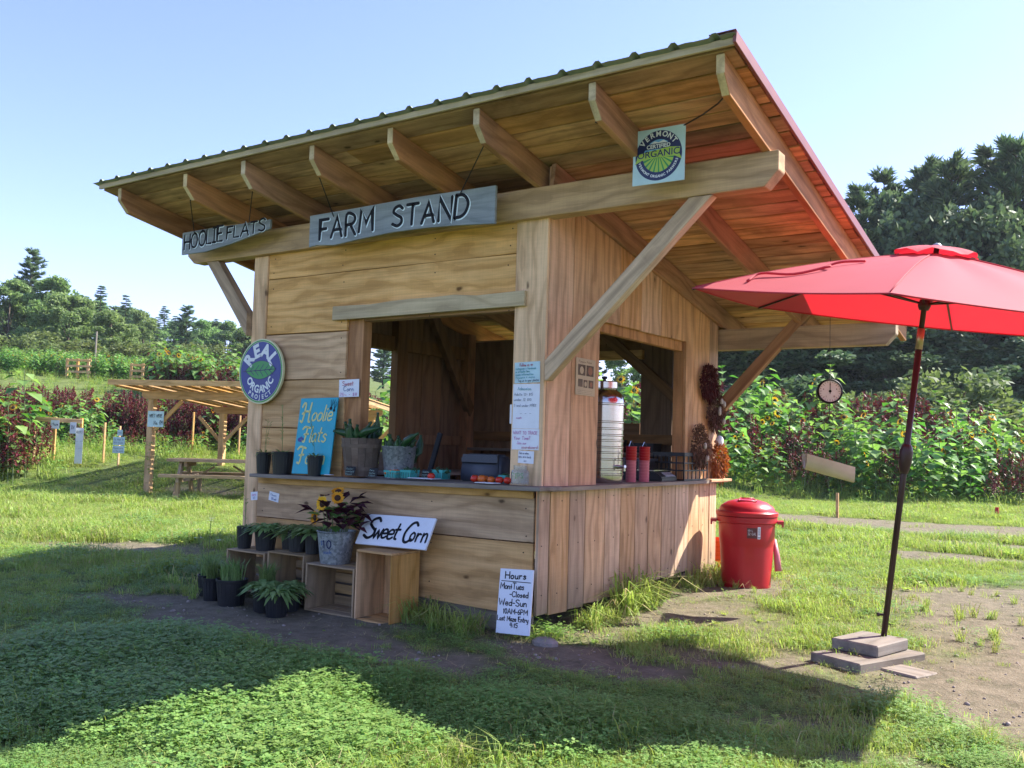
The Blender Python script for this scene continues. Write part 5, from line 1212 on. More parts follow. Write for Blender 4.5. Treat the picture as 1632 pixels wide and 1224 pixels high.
for i in range(11):
    a = i*2.4; q = .03+.07*(i % 3)/2; zucc('dark green zucchini sticking out of the dark stave bucket', (-1.84+q*cos(a), .03+q*sin(a), CZ+.14), (cos(a)*.4, sin(a)*.35, random.uniform(.9, 1.6)), random.uniform(.25, .32) if i != 3 else .37, random.uniform(.030, .038), 'zucchini standing in the stave bucket')
zucc('zucchini lying flat over the left rim of the stave bucket', (-1.78,-.06,CZ+.335), (-1,-.2,.10), .24, .034, None)
zucc('zucchini leaning over the right rim of the stave bucket', (-1.80,-.04,CZ+.32), (1,-.1,.32), .24, .033, None)
b = thing('metal_bucket', 'galvanised bucket full of zucchini beside the dark stave bucket', 'bucket', (-1.515,.14,CZ-.02))
mb = MB(); mb.lathe([(0,.005),(.108,.005),(.11,0),(.112,.012),(.146,.255),(.150,.26),(.151,.268),(.146,.27),(.141,.262),(.108,.02),(0,.02)], 40); mb.build('body', M['galv'], b, auto=.6)
for i in range(9):
    a = i*2.4+.5; q = .03+.06*(i % 3)/2; zucc('dark green zucchini standing in the galvanised bucket', (-1.515+q*cos(a), .14+q*sin(a), CZ+.10), (cos(a)*.45, sin(a)*.4, random.uniform(1, 1.6)), random.uniform(.20, .26), random.uniform(.029, .036), 'zucchini standing in the galvanised bucket')
zucc('zucchini leaning to the right out of the galvanised bucket', (-1.45,.10,CZ+.22), (1,-.15,.75), .22, .031, None)
def chalkcard(label, x, y, w, h, lines):
    s = thing('chalk_label', label, 'label'); s.matrix_world = frame((x,y,CZ), (1,0,0), (0,.25,1)); slab('card', s, (0,0,0), (1,0,0), (0,1,0), rect(w,h), .004, M['black'], .001)
    mb = MB()
    for i, l in enumerate(lines): write(mb, l, .006, h-.026-i*.022, .013, .0018, .0055, .2, .04, .05, width=w*.85*min(1, len(l)/10))
    mb.build('chalk_lettering', M['chalk'], s)
chalkcard('black chalk card leaning against the stave bucket', -1.845,-.15,.108,.072,['Zucchini','green/gold','$1/pound'])
chalkcard('black chalk card left of the teal berry basket', -1.60,-.13,.095,.068,['Cherry','tomatoes','$ 5/pint'])
chalkcard('black chalk card right of the teal berry basket', -1.165,.02,.095,.072,['Shishito','peppers','$ 4/pint'])
def basket(label, x, y, w, d, h, fill, group=None, rz=0):
    r = thing('berry_basket', label, 'basket', (x, y, CZ-.003), rz, group); mb = MB()
    for (a, b_) in (((-w/2,-d/2),(w/2,-d/2)),((w/2,-d/2),(w/2,d/2)),((w/2,d/2),(-w/2,d/2)),((-w/2,d/2),(-w/2,-d/2))):
        a = Vector((*a, 0)); b_ = Vector((*b_, 0)); n = int((b_-a).length/.017); nn = (b_-a).normalized(); out = Vector((nn.y, -nn.x, 0))
        for i in range(n):
            p = a*.88+(b_-a)*.88*(i+.15)/n; q = a*.88+(b_-a)*.88*(i+.72)/n; p2 = a+(b_-a)*(i+.10)/n+Vector((0,0,h)); q2 = a+(b_-a)*(i+.78)/n+Vector((0,0,h)); mb.add([p, q, q2, p2], [(0,1,2,3)])
        p = a*.985+Vector((0,0,h*.72)); q = b_*.985+Vector((0,0,h*.72)); mb.add([p, q, b_+Vector((0,0,h)), a+Vector((0,0,h)), p-out*.003, q-out*.003, b_-out*.003+Vector((0,0,h)), a-out*.003+Vector((0,0,h))], [(0,1,2,3),(7,6,5,4),(3,2,6,7)])
    mb.add([(-w*.44,-d*.44,.002),(w*.44,-d*.44,.002),(w*.44,d*.44,.002),(-w*.44,d*.44,.002)], [(0,1,2,3)]); mb.build('basket', M['tealbasket'], r)
    mb = MB()
    for i in range(fill[1]):
        c = (random.uniform(-w*.42, w*.42), random.uniform(-d*.42, d*.42), h*.55+random.uniform(0, .022)); rr = fill[2]*random.uniform(.8, 1.1)
        if fill[0] == 'pepper': 
            e = Vector(c)+Vector((random.uniform(-1,1), random.uniform(-1,1), random.uniform(.1,.9))).normalized()*.05; mb.tube([c, Vector(c).lerp(e,.5)+Vector((0,0,.006)), e], [rr*.7, rr, rr*.3], 7)
        else: mb.ell(c, (rr,rr,rr*.92), 0, 10, 6)
    mb.build({'pepper':'peppers','tom':'cherry_tomatoes','cuc':'cucumbers'}[fill[0]], M[{'pepper':'zucchini','tom':'tomato_or','cuc':'zucchini'}[fill[0]]], r, smooth=True); return r
basket('teal basket of orange cherry tomatoes at the front of the counter', -1.375,-.065,.135,.12,.058,('tom',34,.013))
basket('teal basket of green peppers just behind the cherry tomatoes', -1.245,-.03,.115,.115,.066,('pepper',22,.010))
basket('teal basket of green peppers right of the middle chalk card', -1.03,.10,.12,.11,.075,('pepper',22,.010))
basket('teal basket of round green cucumbers beside the corner board', -.365,.10,.125,.12,.060,('cuc',10,.026))
def tomato(label, x, y, r, mat='tomato', group=None, sq=.82):
    o = thing('tomato', label, 'tomato', (x, y, CZ-.001), random.uniform(0, 6), group); mb = MB(); n = 20
    prof = [(0,.02*r),(.45*r,0),(.85*r,.3*r*sq),(r,.8*r*sq),(.9*r,1.4*r*sq),(.55*r,1.82*r*sq),(.2*r,1.84*r*sq),(0,1.74*r*sq)]; mb.lathe(prof, n)
    for j in range(len(mb.v)):
        v = Vector(mb.v[j]); a = math.atan2(v.y, v.x); k = 1+.035*cos(5*a)*min(1, v.z/r); mb.v[j] = (v.x*k, v.y*k, v.z)
    mb.build('fruit', M[mat], o, smooth=True); mb = MB()
    for i in range(5): a = i*1.256; leaf(mb, (0,0,1.76*r*sq), (cos(a), sin(a), .35), r*.5, r*.14, .1)
    mb.build('calyx', M['sunleaf'], o); return o
for i, (lb, x, y, r, m_) in enumerate((('red tomato standing alone before the grey case',-1.03,-.02,.032,'tomato'),('leftmost red tomato of the group near the corner board',-.585,-.04,.034,'tomato'),('orange tomato second from left in the corner group',-.515,-.045,.036,'tomato_or'),('tomato behind the corner group touching its neighbours',-.54,.03,.032,'tomato_or'),
    ('orange tomato right of centre in the corner group',-.440,-.03,.031,'tomato_or'),('deep red tomato under the basket of cucumbers',-.365,-.03,.032,'tomato'),('rightmost red tomato beside the corner board',-.30,-.015,.031,'tomato'))): tomato(lb, x, y, r, m_)
for lb, x, y, w, d, rz in (('white sheet lying under the lone red tomato',-1.10,-.02,.24,.12,.05),('white paper pad lying between the tomatoes and the jar',-.40,-.13,.17,.10,-.05),('folded white slip lying by the turquoise board',-2.02,-.16,.07,.04,.1),):
    o = MB(); o.box((-w/2,-d/2,0),(w/2,d/2,.004)); q = o.build('paper_sheet', M['paper']); q.location = (x, y, CZ+.0008-.010*(x<-2)); q.rotation_euler = (0,0,rz); tag(q, lb, 'paper')
# grey case
g = thing('insulated_bag', 'dark grey zipped bag with flap standing inside the window', 'bag', (-.745,.33,.868)); mb = MB()
bm = bmesh.new(); vs = []
for z, w, d in ((0,.195,.10),(.10,.198,.10),(.20,.185,.085),(.232,.165,.06)):
    vs.append([bm.verts.new((x*w, y*d, z)) for x, y in ((-1,-1),(1,-1),(1,1),(-1,1))])
for a, b_ in zip(vs[:-1], vs[1:]):
    for k in range(4): bm.faces.new((a[k], a[(k+1)%4], b_[(k+1)%4], b_[k]))
bm.faces.new(vs[0][::-1]); bm.faces.new(vs[-1]); bmesh.ops.bevel(bm, geom=list(bm.edges), offset=.018, segments=3, affect='EDGES', clamp_overlap=True)
me = bpy.data.meshes.new('body'); bm.to_mesh(me); bm.free(); me.materials.append(M['greycase']); me.polygons.foreach_set('use_smooth', [True]*len(me.polygons)); o = bpy.data.objects.new('body', me); sc.collection.objects.link(o); o.parent = g
mb = MB(); mb.box((-.178,-.104,.165),(.178,-.094,.205)); mb.box((-.17,-.098,.205),(.17,-.070,.228)); mb.build('flap', M['greycase'], g); mb = MB(); mb.tube([(-.17,-.1055,.162),(.17,-.1055,.162)], .004, 5); mb.build('zip', M['black'], g)
# dark leaning board, inner junk
s = slab('leaning_plank', None, (-1.20,.10,.872), (.085,.05,.40), (1,.1,-.21), rect(.405,.040), .025, M['black'], .002); tag(s, 'narrow black board leaning inside the window right of the galvanised bucket', 'board')
s = slab('small_board', None, (-2.55,2.05,.90), (1,0,0), (0,.2,1), rect(.30,.34), .02, M['rafter'], .003); 
bpy.data.objects.remove(s)
ib = thing('inner_table', 'rough table standing inside the stand against the left wall', 'table', (-2.75,2.3,-.1))
slab('table_top', ib, (-.45,-.9,.93), (0,1,0), (-1,0,0), rect(1.8,.7,0,-.7), .03, M['grey'], .003)
for a, b_ in ((-.4,-.85),(.2,-.85),(-.4,.83),(.2,.83)): slab('leg', ib, (a, b_, 0), (0,0,1), (0,1,0), rect(.93,.07), .07, M['rafter'], .003)
for lb, x, y, z, w, d, h, mt in (('dark bin standing on the inner shelf seen through the side window',-1.15,3.17,1.135,.30,.2,.13,'blackplastic'),('dark box on the inner shelf next to the rear window brace',-.72,3.17,1.135,.26,.2,.10,'blackplastic'),('brown carton on the table inside the stand',-2.85,1.65,.866,.30,.26,.20,'bucketwood'),('dark carton under the shelf at the back of the stand',-.8,3.0,.0,.5,.4,.9,'bucketwood')):
    r = thing('storage_box', lb, 'box', (x, y, z)); mb = MB(); mb.box((-w/2,-d/2,0),(w/2,d/2,h*.9)); mb.build('box', M[mt], r); mb = MB(); mb.box((-w/2-.006,-d/2-.006,h*.86),(w/2+.006,d/2+.006,h)); mb.build('lid', M[mt], r)
# glass tip jar
j = thing('glass_jar', 'clear glass tip jar with lid-less neck standing at the counter corner', 'jar', (-.135,-.095,CZ)); mb = MB()
mb.lathe([(0,.004),(.060,.002),(.066,.012),(.067,.085),(.060,.105),(.048,.112),(.048,.135),(.0505,.137),(.0505,.141),(.045,.141),(.045,.112),(.057,.103),(.0635,.085),(.0635,.014),(0,.009)], 40); mb.build('glass', M['glass'], j, auto=.9)
mb = MB(); write(mb, 'TIPS', -.03, .05, .035, .003, 0, .2, .03); mb.v = [(.0675*sin(x/.0675), -.0675*cos(x/.0675), y) for x, y, z in mb.v]; mb.build('lettering', M['leafgreen'], j)
# ------------------------------------------------------------------ side counter
w = thing('water_dispenser', 'tall ribbed stainless steel water dispenser in the side window', 'dispenser', (-.155,1.19,CZ-.007))
pr = [(0,0),(.168,0),(.172,.008)]; z = .02
for zz in (.075,.115,.20,.255,.30,.355,.40,.455,.51,.66): pr += [(.172,zz-.010),(.178,zz-.004),(.178,zz+.004),(.172,zz+.010)]
pr += [(.171,.70),(.162,.735),(.135,.765),(.105,.785),(.098,.80)]
mb = MB(); mb.lathe(pr, 56); mb.build('body', M['steel'], w, auto=.7)
mb = MB(); mb.lathe([(.098,.79),(.113,.80),(.113,.850),(.105,.858),(0,.858)], 48); mb.build('lid', M['steel'], w, auto=.7)
mb = MB(); mb.lathe([(.0,.858),(.018,.858),(.012,.874),(.026,.885),(.024,.900),(0,.904)], 20); mb.build('knob', M['blackplastic'], w, auto=.8)
mb = MB(); mb.tube([(.165,-.04,.14),(.21,-.06,.14),(.255,-.08,.145)], [.016,.013,.012], 12); mb.tube([(.245,-.075,.15),(.245,-.075,.105)], .011, 10); mb.build('spigot', M['steel'], w, auto=.7)
mb = MB(); mb.tube([(.235,-.072,.155),(.235,-.072,.20),(.215,-.06,.21)], .007, 8); mb.build('tap_lever', M['blackplastic'], w)
for sgn in (-1, 1):
    mb = MB(); mb.tube([(.05*sgn+.0,sgn*.170,.60),(.05*sgn,sgn*.20,.59),(.05*sgn,sgn*.205,.55),(.05*sgn,sgn*.18,.53)], .006, 8); mb.build('handle', M['steel'], w, auto=.9)
for i, (lb, x, y, hh) in enumerate((('sleeve of red and pink cups right beside the steel dispenser',-.075,1.56,.285),('sleeve of red and pink cups next to the counter scale',-.035,1.74,.28))):
    c = thing('cup_sleeve', lb, 'cups', (x, y, CZ-.005)); c.scale = (1.25, 1.25, 1.22); mb = MB(); 
    for k in range(7): mb.lathe([(.034,k*.022),(.037,k*.022+.018),(.0385,k*.022+.021),(.036,k*.022+.0215)], 20)
    mb.build('pink_cups', M['pinkcup'], c, auto=.6); mb = MB()
    for k in range(5): mb.lathe([(.036,.155+k*.02),(.040,.155+k*.02+.016),(.0415,.155+k*.02+.019),(.038,.155+k*.02+.0195)], 20)
    mb.build('red_cups', M['redplastic'], c, auto=.6); mb = MB()
    for sg in (-1, 1): mb.add([(.0,sg*.040,.255),(.0,sg*.006,hh+.01),(.002,sg*.006,hh+.01),(.002,sg*.040,.255)], [(0,1,2,3)])
    mb.build('plastic_sleeve_top', M['clearplastic'], c)
k = thing('counter_scale', 'black electronic scale with grey display on the side counter', 'scale', (-.12,2.18,CZ-.005)); mb = MB()
bm = bmesh.new(); prof = [(-.12,0),(.13,0),(.13,.035),(.05,.085),(-.12,.085)]
a_ = [bm.verts.new((x, -.17, z)) for x, z in prof]; b_ = [bm.verts.new((x, .17, z)) for x, z in prof]; bm.faces.new(a_); bm.faces.new(b_[::-1])
for i in range(5): bm.faces.new((a_[i], b_[i], b_[(i+1)%5], a_[(i+1)%5]))
bmesh.ops.bevel(bm, geom=list(bm.edges), offset=.008, segments=2, affect='EDGES'); bmesh.ops.recalc_face_normals(bm, faces=bm.faces); me = bpy.data.meshes.new('body'); bm.to_mesh(me); bm.free(); me.materials.append(M['blackplastic']); o = bpy.data.objects.new('body', me); sc.collection.objects.link(o); o.parent = k
s_ = slab('display', k, (.124,-.06,.042), (0,1,0), (-.08,0,.05), rect(.20,.062), .004, M['lcd'], .001); mb = MB(); mb.box((-.125,-.16,.090),(.045,.16,.100)); mb.build('weighing_plate', M['steel'], k)
mb = MB(); type_text(mb, '0.00   0.00', .028, frame((.108,.04,.064), (0,1,0), (-.08,0,.05)) @ Matrix.Translation((0,-.012,.006)), 0, .01); mb.build('digits', M['black'], k)
c = thing('plastic_crate', 'black plastic lattice crate at the far end of the side counter', 'crate', (-.11,2.70,CZ-.004)); c.scale = (1.1, 1.2, 1.18); mb = MB(); X0, X1, Y0, Y1, H_ = -.15,.15,-.24,.24,.225
for z in (0,.075,.135,.195): 
    t2 = .012 if z < .19 else .03
    for lo, hi in (((X0,Y0,z),(X1,Y0+.008,z+t2)),((X0,Y1-.008,z),(X1,Y1,z+t2)),((X0,Y0+.0085,z),(X0+.008,Y1-.0085,z+t2)),((X1-.008,Y0+.0085,z),(X1,Y1-.0085,z+t2))): mb.box(lo, hi)
mb.build('rims', M['blackplastic'], c); mb = MB()
for i in range(7):
    y = Y0+.001+i*(Y1-Y0-.014)/6; 
    for x in (X0+.001, X1-.009): mb.box((x,y,.001),(x+.0065,y+.012,H_-.002))
for i in range(5):
    x = X0+.001+i*(X1-X0-.014)/4
    for y in (Y0+.001, Y1-.0075): mb.box((x,y,.001),(x+.012,y+.0065,H_-.002))
mb.box((X0+.009,Y0+.009,.002),(X1-.009,Y1-.009,.008)); mb.build('lattice', M['blackplastic'], c)
r = thing('dark_tub', 'dark lidded tub behind the counter scale in the side window', 'tub', (-.36,2.25,CZ-.01)); mb = MB(); mb.box((-.11,-.2,0),(.11,.2,.19)); mb.build('tub', M['blackplastic'], r); mb = MB(); mb.box((-.12,-.21,.18),(.12,.21,.205)); mb.build('lid', M['greycase'], r)
# ------------------------------------------------------------------ dried bundles on the rear end of the side wall
def bundle(label, y, z, ry, rz_, mat, n, accent=None, seed=1, x0=.02, drop=0.):
    random.seed(seed); r = thing('dried_bundle', label, 'dried flowers', (x0, y, z), 0, 'dried bundles hanging on the side wall'); mb = MB()
    for i in range(n):
        a = random.uniform(0, 6.28); q = math.sqrt(random.random()); p = Vector((random.uniform(.0,.13)*(1.05-q*.6), q*ry*cos(a), q*rz_*sin(a))); d = Vector((random.uniform(.0,1), cos(a)+random.uniform(-.6,.6), sin(a)+random.uniform(-.9,.5)))
        leaf(mb, p, d, random.uniform(.02,.055), random.uniform(.008,.022), random.uniform(-.3,.9), 0, fold=random.uniform(-.3,.4))
    mb.build('dried_heads', M[mat], r); mb = MB()
    for i in range(40): a = random.uniform(0, 6.28); p = Vector((.05, ry*cos(a)*.5, rz_*sin(a)*.6)); mb.tube([p, p+Vector((.05, random.uniform(-.06,.06), random.uniform(-.10,.02)))], [.002,.001], 3)
    mb.build('stalks', M['cord'], r)
    if accent:
        mb = MB()
        for i in range(accent[1]): mb.ell((.10+random.uniform(-.02,.03), random.uniform(-ry*.5, ry*.5), random.uniform(-rz_*.7, rz_*.4)), (.018,.02,.034), 0, 8, 5)
        mb.build('husks', M[accent[0]], r, smooth=True)
    return r
bundle('large dark red dried bundle at the top of the rear wall end', 2.98,1.86,.17,.17,'dried_red',1100,None,1)
bundle('brown dried bundle with pale garlic heads below the dark red one', 3.16,1.60,.16,.21,'dried_brown',1000,('garlic',6),2)
bundle('maroon dried bundle with a green leaf low beside the window', 2.76,1.22,.15,.20,'dried_brown',900,('garlic',2),3)
bundle('rust coloured dried bundle hanging lowest at the rear corner', 3.27,1.08,.15,.19,'dried_rust',1000,None,4)
mb = MB(); mb.ell((.07,3.24,1.28),(.04,.05,.055),0,12,8); o = mb.build('white_cloth_knot', M['paper'], smooth=True); tag(o, 'white cloth knot tying the rust coloured dried bundle', 'cloth')
# ------------------------------------------------------------------ hanging produce scale
h = thing('hanging_scale', 'round dial hanging produce scale with metal scoop below the rear roof', 'scale', (1.45,2.2,1.71)); h.rotation_euler = (0,0,.42)
mb = MB(); mb.lathe([(0,-.045),(.095,-.045),(.105,-.03),(.105,.022),(.098,.03),(.090,.03),(.090,.022),(0,.022)], 40, axis=(0,-1,0)); mb.build('case', M['black'], h, auto=.6)
mb = MB(); mb.lathe([(.089,.0225),(.0,.0235)], 40, axis=(0,-1,0)); mb.build('dial', M['offwhite'], h)
mb = MB()
for i in range(24):
    a = i*2*pi/24; L = .018 if i % 3 == 0 else .010; stroke(mb, [((.084-L)*cos(a), (.084-L)*sin(a)), (.084*cos(a), .084*sin(a))], .0025, 0)
stroke(mb, [(0,-.02),(0,.07)], .006, 0); disc(mb, .012, 0, 12)
for i, tx in enumerate('04816'): a = pi/2-i*1.25; type_text(mb, tx, .02, Matrix.Translation((.055*cos(a), .055*sin(a)-.006, 0)), 0, .01)
mb.v = [(x, -.0255, y) for x, y, z in mb.v]; mb.build('dial_marks', M['black'], h)
mb = MB(); mb.tube([(0,0,.10),(0,0,.14),(.012,0,.155),(0,0,.17),(-.01,0,.155)], .004, 6); mb.tube([(0,0,-.10),(0,0,-.20)], .004, 6); mb.build('hook', M['umbpole'], h)
ztop = zu(2.2)-1.71
mb = MB(); mb.tube([(0,0,.16),(0,0,ztop+.17)], .0025, 5); mb.build('cord', M['cord'], h)
mb = MB(); L, W, D = .20,.17,.13; n = 10; vs = []; fs = []
for i in range(n+1):
    x = -L+2*L*i/n; e = 1-.35*(i/n)
    for jx in range(9): a = pi*jx/8; vs.append((x, -W*e*cos(a)*(1-.5*(i/n)**3), -.66+D*(1-sin(a))-.10*(i/n)))
for i in range(n):
    for jx in range(8): fs.append((i*9+jx, i*9+jx+1, (i+1)*9+jx+1, (i+1)*9+jx))
m0 = len(vs); vs += [(x, y, z-.0025) for x, y, z in vs]; fs += [tuple(m0+q for q in f[::-1]) for f in fs]; fs.append(tuple(range(9)))
mb.add(vs, fs); o = mb.build('scoop', plain('tan_scoop_metal', (.50, .44, .34), .5), h, smooth=True); 
mb = MB()
for x, y in ((-L*.9,-W*.9),(-L*.9,W*.9),(L*.9,-W*.62),(L*.9,W*.62)): mb.tube([(0,0,-.20),(x,y,-.58)], .0016, 4)
mb.build('chain', M['cord'], h)
# ------------------------------------------------------------------ red rubbish bin
cx, cy = .44, 3.04; zb = hz(cx, cy)-.01
q = thing('trash_can', 'red plastic trash can with domed lid beside the rear corner of the stand', 'trash can', (cx, cy, zb), .36); q.scale = (1.09, 1.09, 1.03)
mb = MB(); n = 72; prof = [(0,0,0),(.205,0,0),(.210,.01,0),(.212,.04,1),(.232,.38,1),(.233,.40,0),(.236,.41,0),(.240,.46,0),(.241,.465,0),(.246,.60,0),(.262,.61,0),(.264,.66,0),(.255,.665,0),(.235,.66,0)]
vs = []; fs = []
for r_, z, f in prof:
    for k_ in range(n):
        a = 2*pi*k_/n; rr = r_-(.006 if (f and (k_ % 18) in (0,1,2)) else 0); vs.append((rr*cos(a), rr*sin(a), z))
for i in range(len(prof)-1):
    for k_ in range(n): fs.append((i*n+k_, i*n+(k_+1)%n, (i+1)*n+(k_+1)%n, (i+1)*n+k_))
mb.add(vs, fs); mb.build('body', M['redplastic'], q, auto=.45)
mb = MB(); mb.lathe([(.262,.668),(.270,.668),(.272,.70),(.266,.708),(.245,.715),(.238,.735),(.225,.757),(.17,.795),(.09,.818),(0,.824)], 64); mb.build('lid', M['redplastic'], q, auto=.5)
mb = MB()
for a0, a1 in (((-.075,-.10),(.075,-.10)),((.075,-.10),(.055,.06)),((.055,.06),(-.055,.06)),((-.055,.06),(-.075,-.10))):
    mb.tube([(a0[0],a0[1]-.03,.828-.9*(a0[1]-.03)**2-.9*a0[0]**2),(a1[0],a1[1]-.03,.828-.9*(a1[1]-.03)**2-.9*a1[0]**2)], .008, 8)
mb.build('lid_grip', M['redplastic'], q, smooth=True)
for sgn in (-1, 1):
    mb = MB(); mb.box((sgn*.262-.0 if sgn > 0 else -.315, -.075, .60), (.315 if sgn > 0 else -.262, .075, .628)); mb.box((.300 if sgn > 0 else -.315, -.074, .575), (.315 if sgn > 0 else -.300, .074, .5995)); mb.build('handle', M['redplastic'], q)
def bend(mb, r0, slope, ang, z0, off):
    mb.v = [((r0+slope*y+off)*sin(x/r0+ang), -(r0+slope*y+off)*cos(x/r0+ang), z0+y) for x, y, z in mb.v]
mb = MB(); 
for i in range(8): mb.add([(i*.011,0,0),((i+1)*.011,0,0),((i+1)*.011,.095,0),(i*.011,.095,0)], [(0,1,2,3)])
bend(mb, .241, .04, .0, .475, .0025); mb.build('sticker', plain('brown_sticker', (.10,.03,.03), .5), q)
mb = MB(); 
for i in range(3): mb.add([(.09+i*.009,-.005,0),(.09+(i+1)*.009,-.005,0),(.09+(i+1)*.009,.105,0),(.09+i*.009,.105,0)], [(0,1,2,3)])
bend(mb, .241, .04, .0, .475, .0028); mb.build('bar_sticker', M['paper'], q)
mb = MB()
for i in range(14): stroke(mb, [(.096,.03+i*.005),(.112,.03+i*.005)], .0012+.001*(i%3), 0)
stroke(mb, [(.096,.008),(.112,.008)], .010, 0); bend(mb, .241, .04, .0, .475, .0036); mb.build('bar_marks', M['inkgrey'], q)
mb = MB(); write(mb, '32 GAL', .008, .03, .022, .002, 0, .2, 0, width=.07); write(mb, '121 L', .008, .065, .014, .002, 0, .2, 0, width=.04); bend(mb, .241, .04, .0, .475, .0034); mb.build('sticker_print', M['paper'], q)
mb = MB(); mb.tube([(.24,.05,.45),(.262,.02,.30),(.275,0,.16)], [.018,.026,.030], 8); o = mb.build('plastic_bag', M['pinkcup'], q, smooth=True)
# orange basket behind the stand corner
r = thing('orange_basket', 'orange plastic basket peeking out behind the rear corner of the stand', 'basket', (-.12,3.75,hz(-.1,3.7))); mb = MB()
for k_ in range(7): mb.lathe([(.16+.004*k_,.02+k_*.045),(.168+.004*k_,.02+k_*.045),(.168+.004*k_,.045+k_*.045),(.16+.004*k_,.045+k_*.045)], 28)
mb.build('rings', M['orange'], r); mb = MB(); mb.lathe([(0,.0),(.15,.0),(.158,.02),(.185,.33),(.19,.35),(.18,.35),(.155,.03)], 28); mb.build('shell', M['orange'], r, auto=.6)
# ------------------------------------------------------------------ market umbrella
base = Vector((2.14,1.05,-.055)); rv = Vector((cos(yaw), sin(yaw), 0)); fv = Vector((-sin(yaw), cos(yaw), 0))
def cf(l, d, z): p = CAM+rv*l+fv*d; return Vector((p.x, p.y, z))
cen = cf(2.76, 6.1, 2.13); axu = Vector((.14,-.05,1)).normalized()
joint = cf((1468-816)/1467.47*6.12, 6.12, 1.975); u_ = thing('market_umbrella', 'red market umbrella leaning on a bronze pole beside the stand', 'umbrella', base)
def L_(p): return Vector(p)-base
mb = MB(); mb.tube([L_(base-(joint-base)*.02), L_(joint)], .0205, 16); mb.build('pole', M['umbpole'], u_, smooth=True)
apex = cen+axu*.455; hub = cf((1475-816)/1467.47*6.1, 6.1, 2.20)
mb = MB(); mb.tube([L_(joint), L_(hub), L_(apex)], .0175, 14); mb.build('upper_pole', M['umbpole'], u_, smooth=True)
mb = MB(); dj = (hub-joint).normalized(); mb.tube([L_(joint-dj*.075), L_(joint+dj*.065)], .0235, 16); mb.build('tilt_joint', M['brass'], u_, smooth=True)
pc = base.lerp(joint, (1013-722)/(1013-530.)); pd = (joint-base).normalized()
mb = MB(); mb.tube([L_(pc-pd*.10), L_(pc-pd*.07), L_(pc-pd*.03), L_(pc+pd*.05), L_(pc+pd*.085), L_(pc+pd*.10)], [.026,.034,.042,.044,.034,.023], 14); mb.tube([L_(pc), L_(pc-rv*.075)], .009, 8); mb.tube([L_(pc-rv*.07+Vector((0,0,-.0))), L_(pc-rv*.073+Vector((0,0,.06)))], .007, 8); mb.tube([L_(pc-rv*.073+Vector((0,0,.055))), L_(pc-rv*.115+Vector((0,0,.055)))], .010, 8); mb.build('crank', M['umbpole'], u_, smooth=True)
pk = base.lerp(joint, .075); mb = MB(); mb.tube([L_(pk), L_(pk-rv*.05)], .008, 8); mb.ell(L_(pk-rv*.055), (.014,.014,.014)); mb.build('clamp_knob', M['umbpole'], u_, smooth=True)
# canopy
Xr = (rv-axu*rv.dot(axu)).normalized(); Yr = axu.cross(Xr)
corner = []
for k_ in range(6):
    a = math.radians(30+60*k_); dl, dd = -1.58*sin(a), -1.5*cos(a); corner.append(cen+Xr*dl+Yr*dd)
mb = MB(); NS = 12; NR = 12
def canopy_pt(k_, s_, t_, off=0):   # s along edge 0..1, t from vent to rim
    a, b_ = corner[k_], corner[(k_+1) % 6]
    e = a.lerp(b_, s_); top_ = apex-axu*.035
    p = top_.lerp(e, t_); ridge = t_
    sag = -.012*math.sin(pi*s_)*t_**1.3
    inward = (cen-e)*(.02*math.sin(pi*s_))*t_**2
    arch = .035*math.sin(pi*t_)
    wr = .011*math.sin(14*s_+3*k_)*t_*(1-t_)*2
    return p+axu*(sag+arch+wr+off)+inward
for k_ in range(6):
    for layer in (0,):
        vs = [L_(canopy_pt(k_, i/NS, .085+.915*j_/NR)) for j_ in range(NR+1) for i in range(NS+1)]
        fs = [(j_*(NS+1)+i, (j_+1)*(NS+1)+i, (j_+1)*(NS+1)+i+1, j_*(NS+1)+i+1) for j_ in range(NR) for i in range(NS)]
        m1 = MB(); m1.add(vs, fs)
        # rolled hem
        m1.tube([L_(canopy_pt(k_, i/NS, 1.0))-axu*.004 for i in range(NS+1)], .0055, 6)
        m1.build('canopy_panel', M['fabric'], u_, smooth=True)
    m1 = MB(); m1.tube([L_(canopy_pt(k_, 0, .09+.9*j_/8, .003)) for j_ in range(9)], .004, 5); m1.build('seam', M['fabric'], u_, smooth=True)
    rim = corner[k_]; m1 = MB(); m1.tube([L_(apex-axu*.05), L_(canopy_pt(k_, 0, .5, -.02)), L_(rim-axu*.012)], [.010,.010,.007], 6); m1.build('rib', M['umbpole'], u_, smooth=True)
    m1 = MB(); m1.tube([L_(hub-axu*.0), L_(canopy_pt(k_, 0, .52, -.028))], .007, 6); m1.build('strut', M['umbpole'], u_, smooth=True)
mb = MB(); mb.tube([L_(hub-axu*.04), L_(hub-axu*.01), L_(hub+axu*.03)], [.030,.042,.034], 12); mb.build('hub', M['umbpole'], u_, smooth=True)
m1 = MB(); N2 = 36
for ring, (r_, z_) in enumerate(((.0,.062),(.10,.052),(.20,.028),(.245,.004))):
    pass
vs = []; fs = []
rr_ = ((.02,.030),(.09,.027),(.17,.012),(.235,-.008),(.27,-.024))
for r_, z_ in rr_:
    for k_ in range(N2):
        a = 2*pi*k_/N2; hexf = .90+.10*abs(cos(3*(a-.0))); w_ = .010*math.sin(6*a+.6)*(r_/.262)**2+.007*math.sin(11*a)*(r_/.262)**2
        vs.append(L_(apex+Xr*r_*hexf*cos(a)+Yr*r_*hexf*sin(a)+axu*(z_+w_-.028)))
for i in range(len(rr_)-1):
    for k_ in range(N2): fs.append((i*N2+k_, i*N2+(k_+1)%N2, (i+1)*N2+(k_+1)%N2, (i+1)*N2+k_))
m1.add(vs, fs); m1.build('vent_cap', M['fabric'], u_, smooth=True)
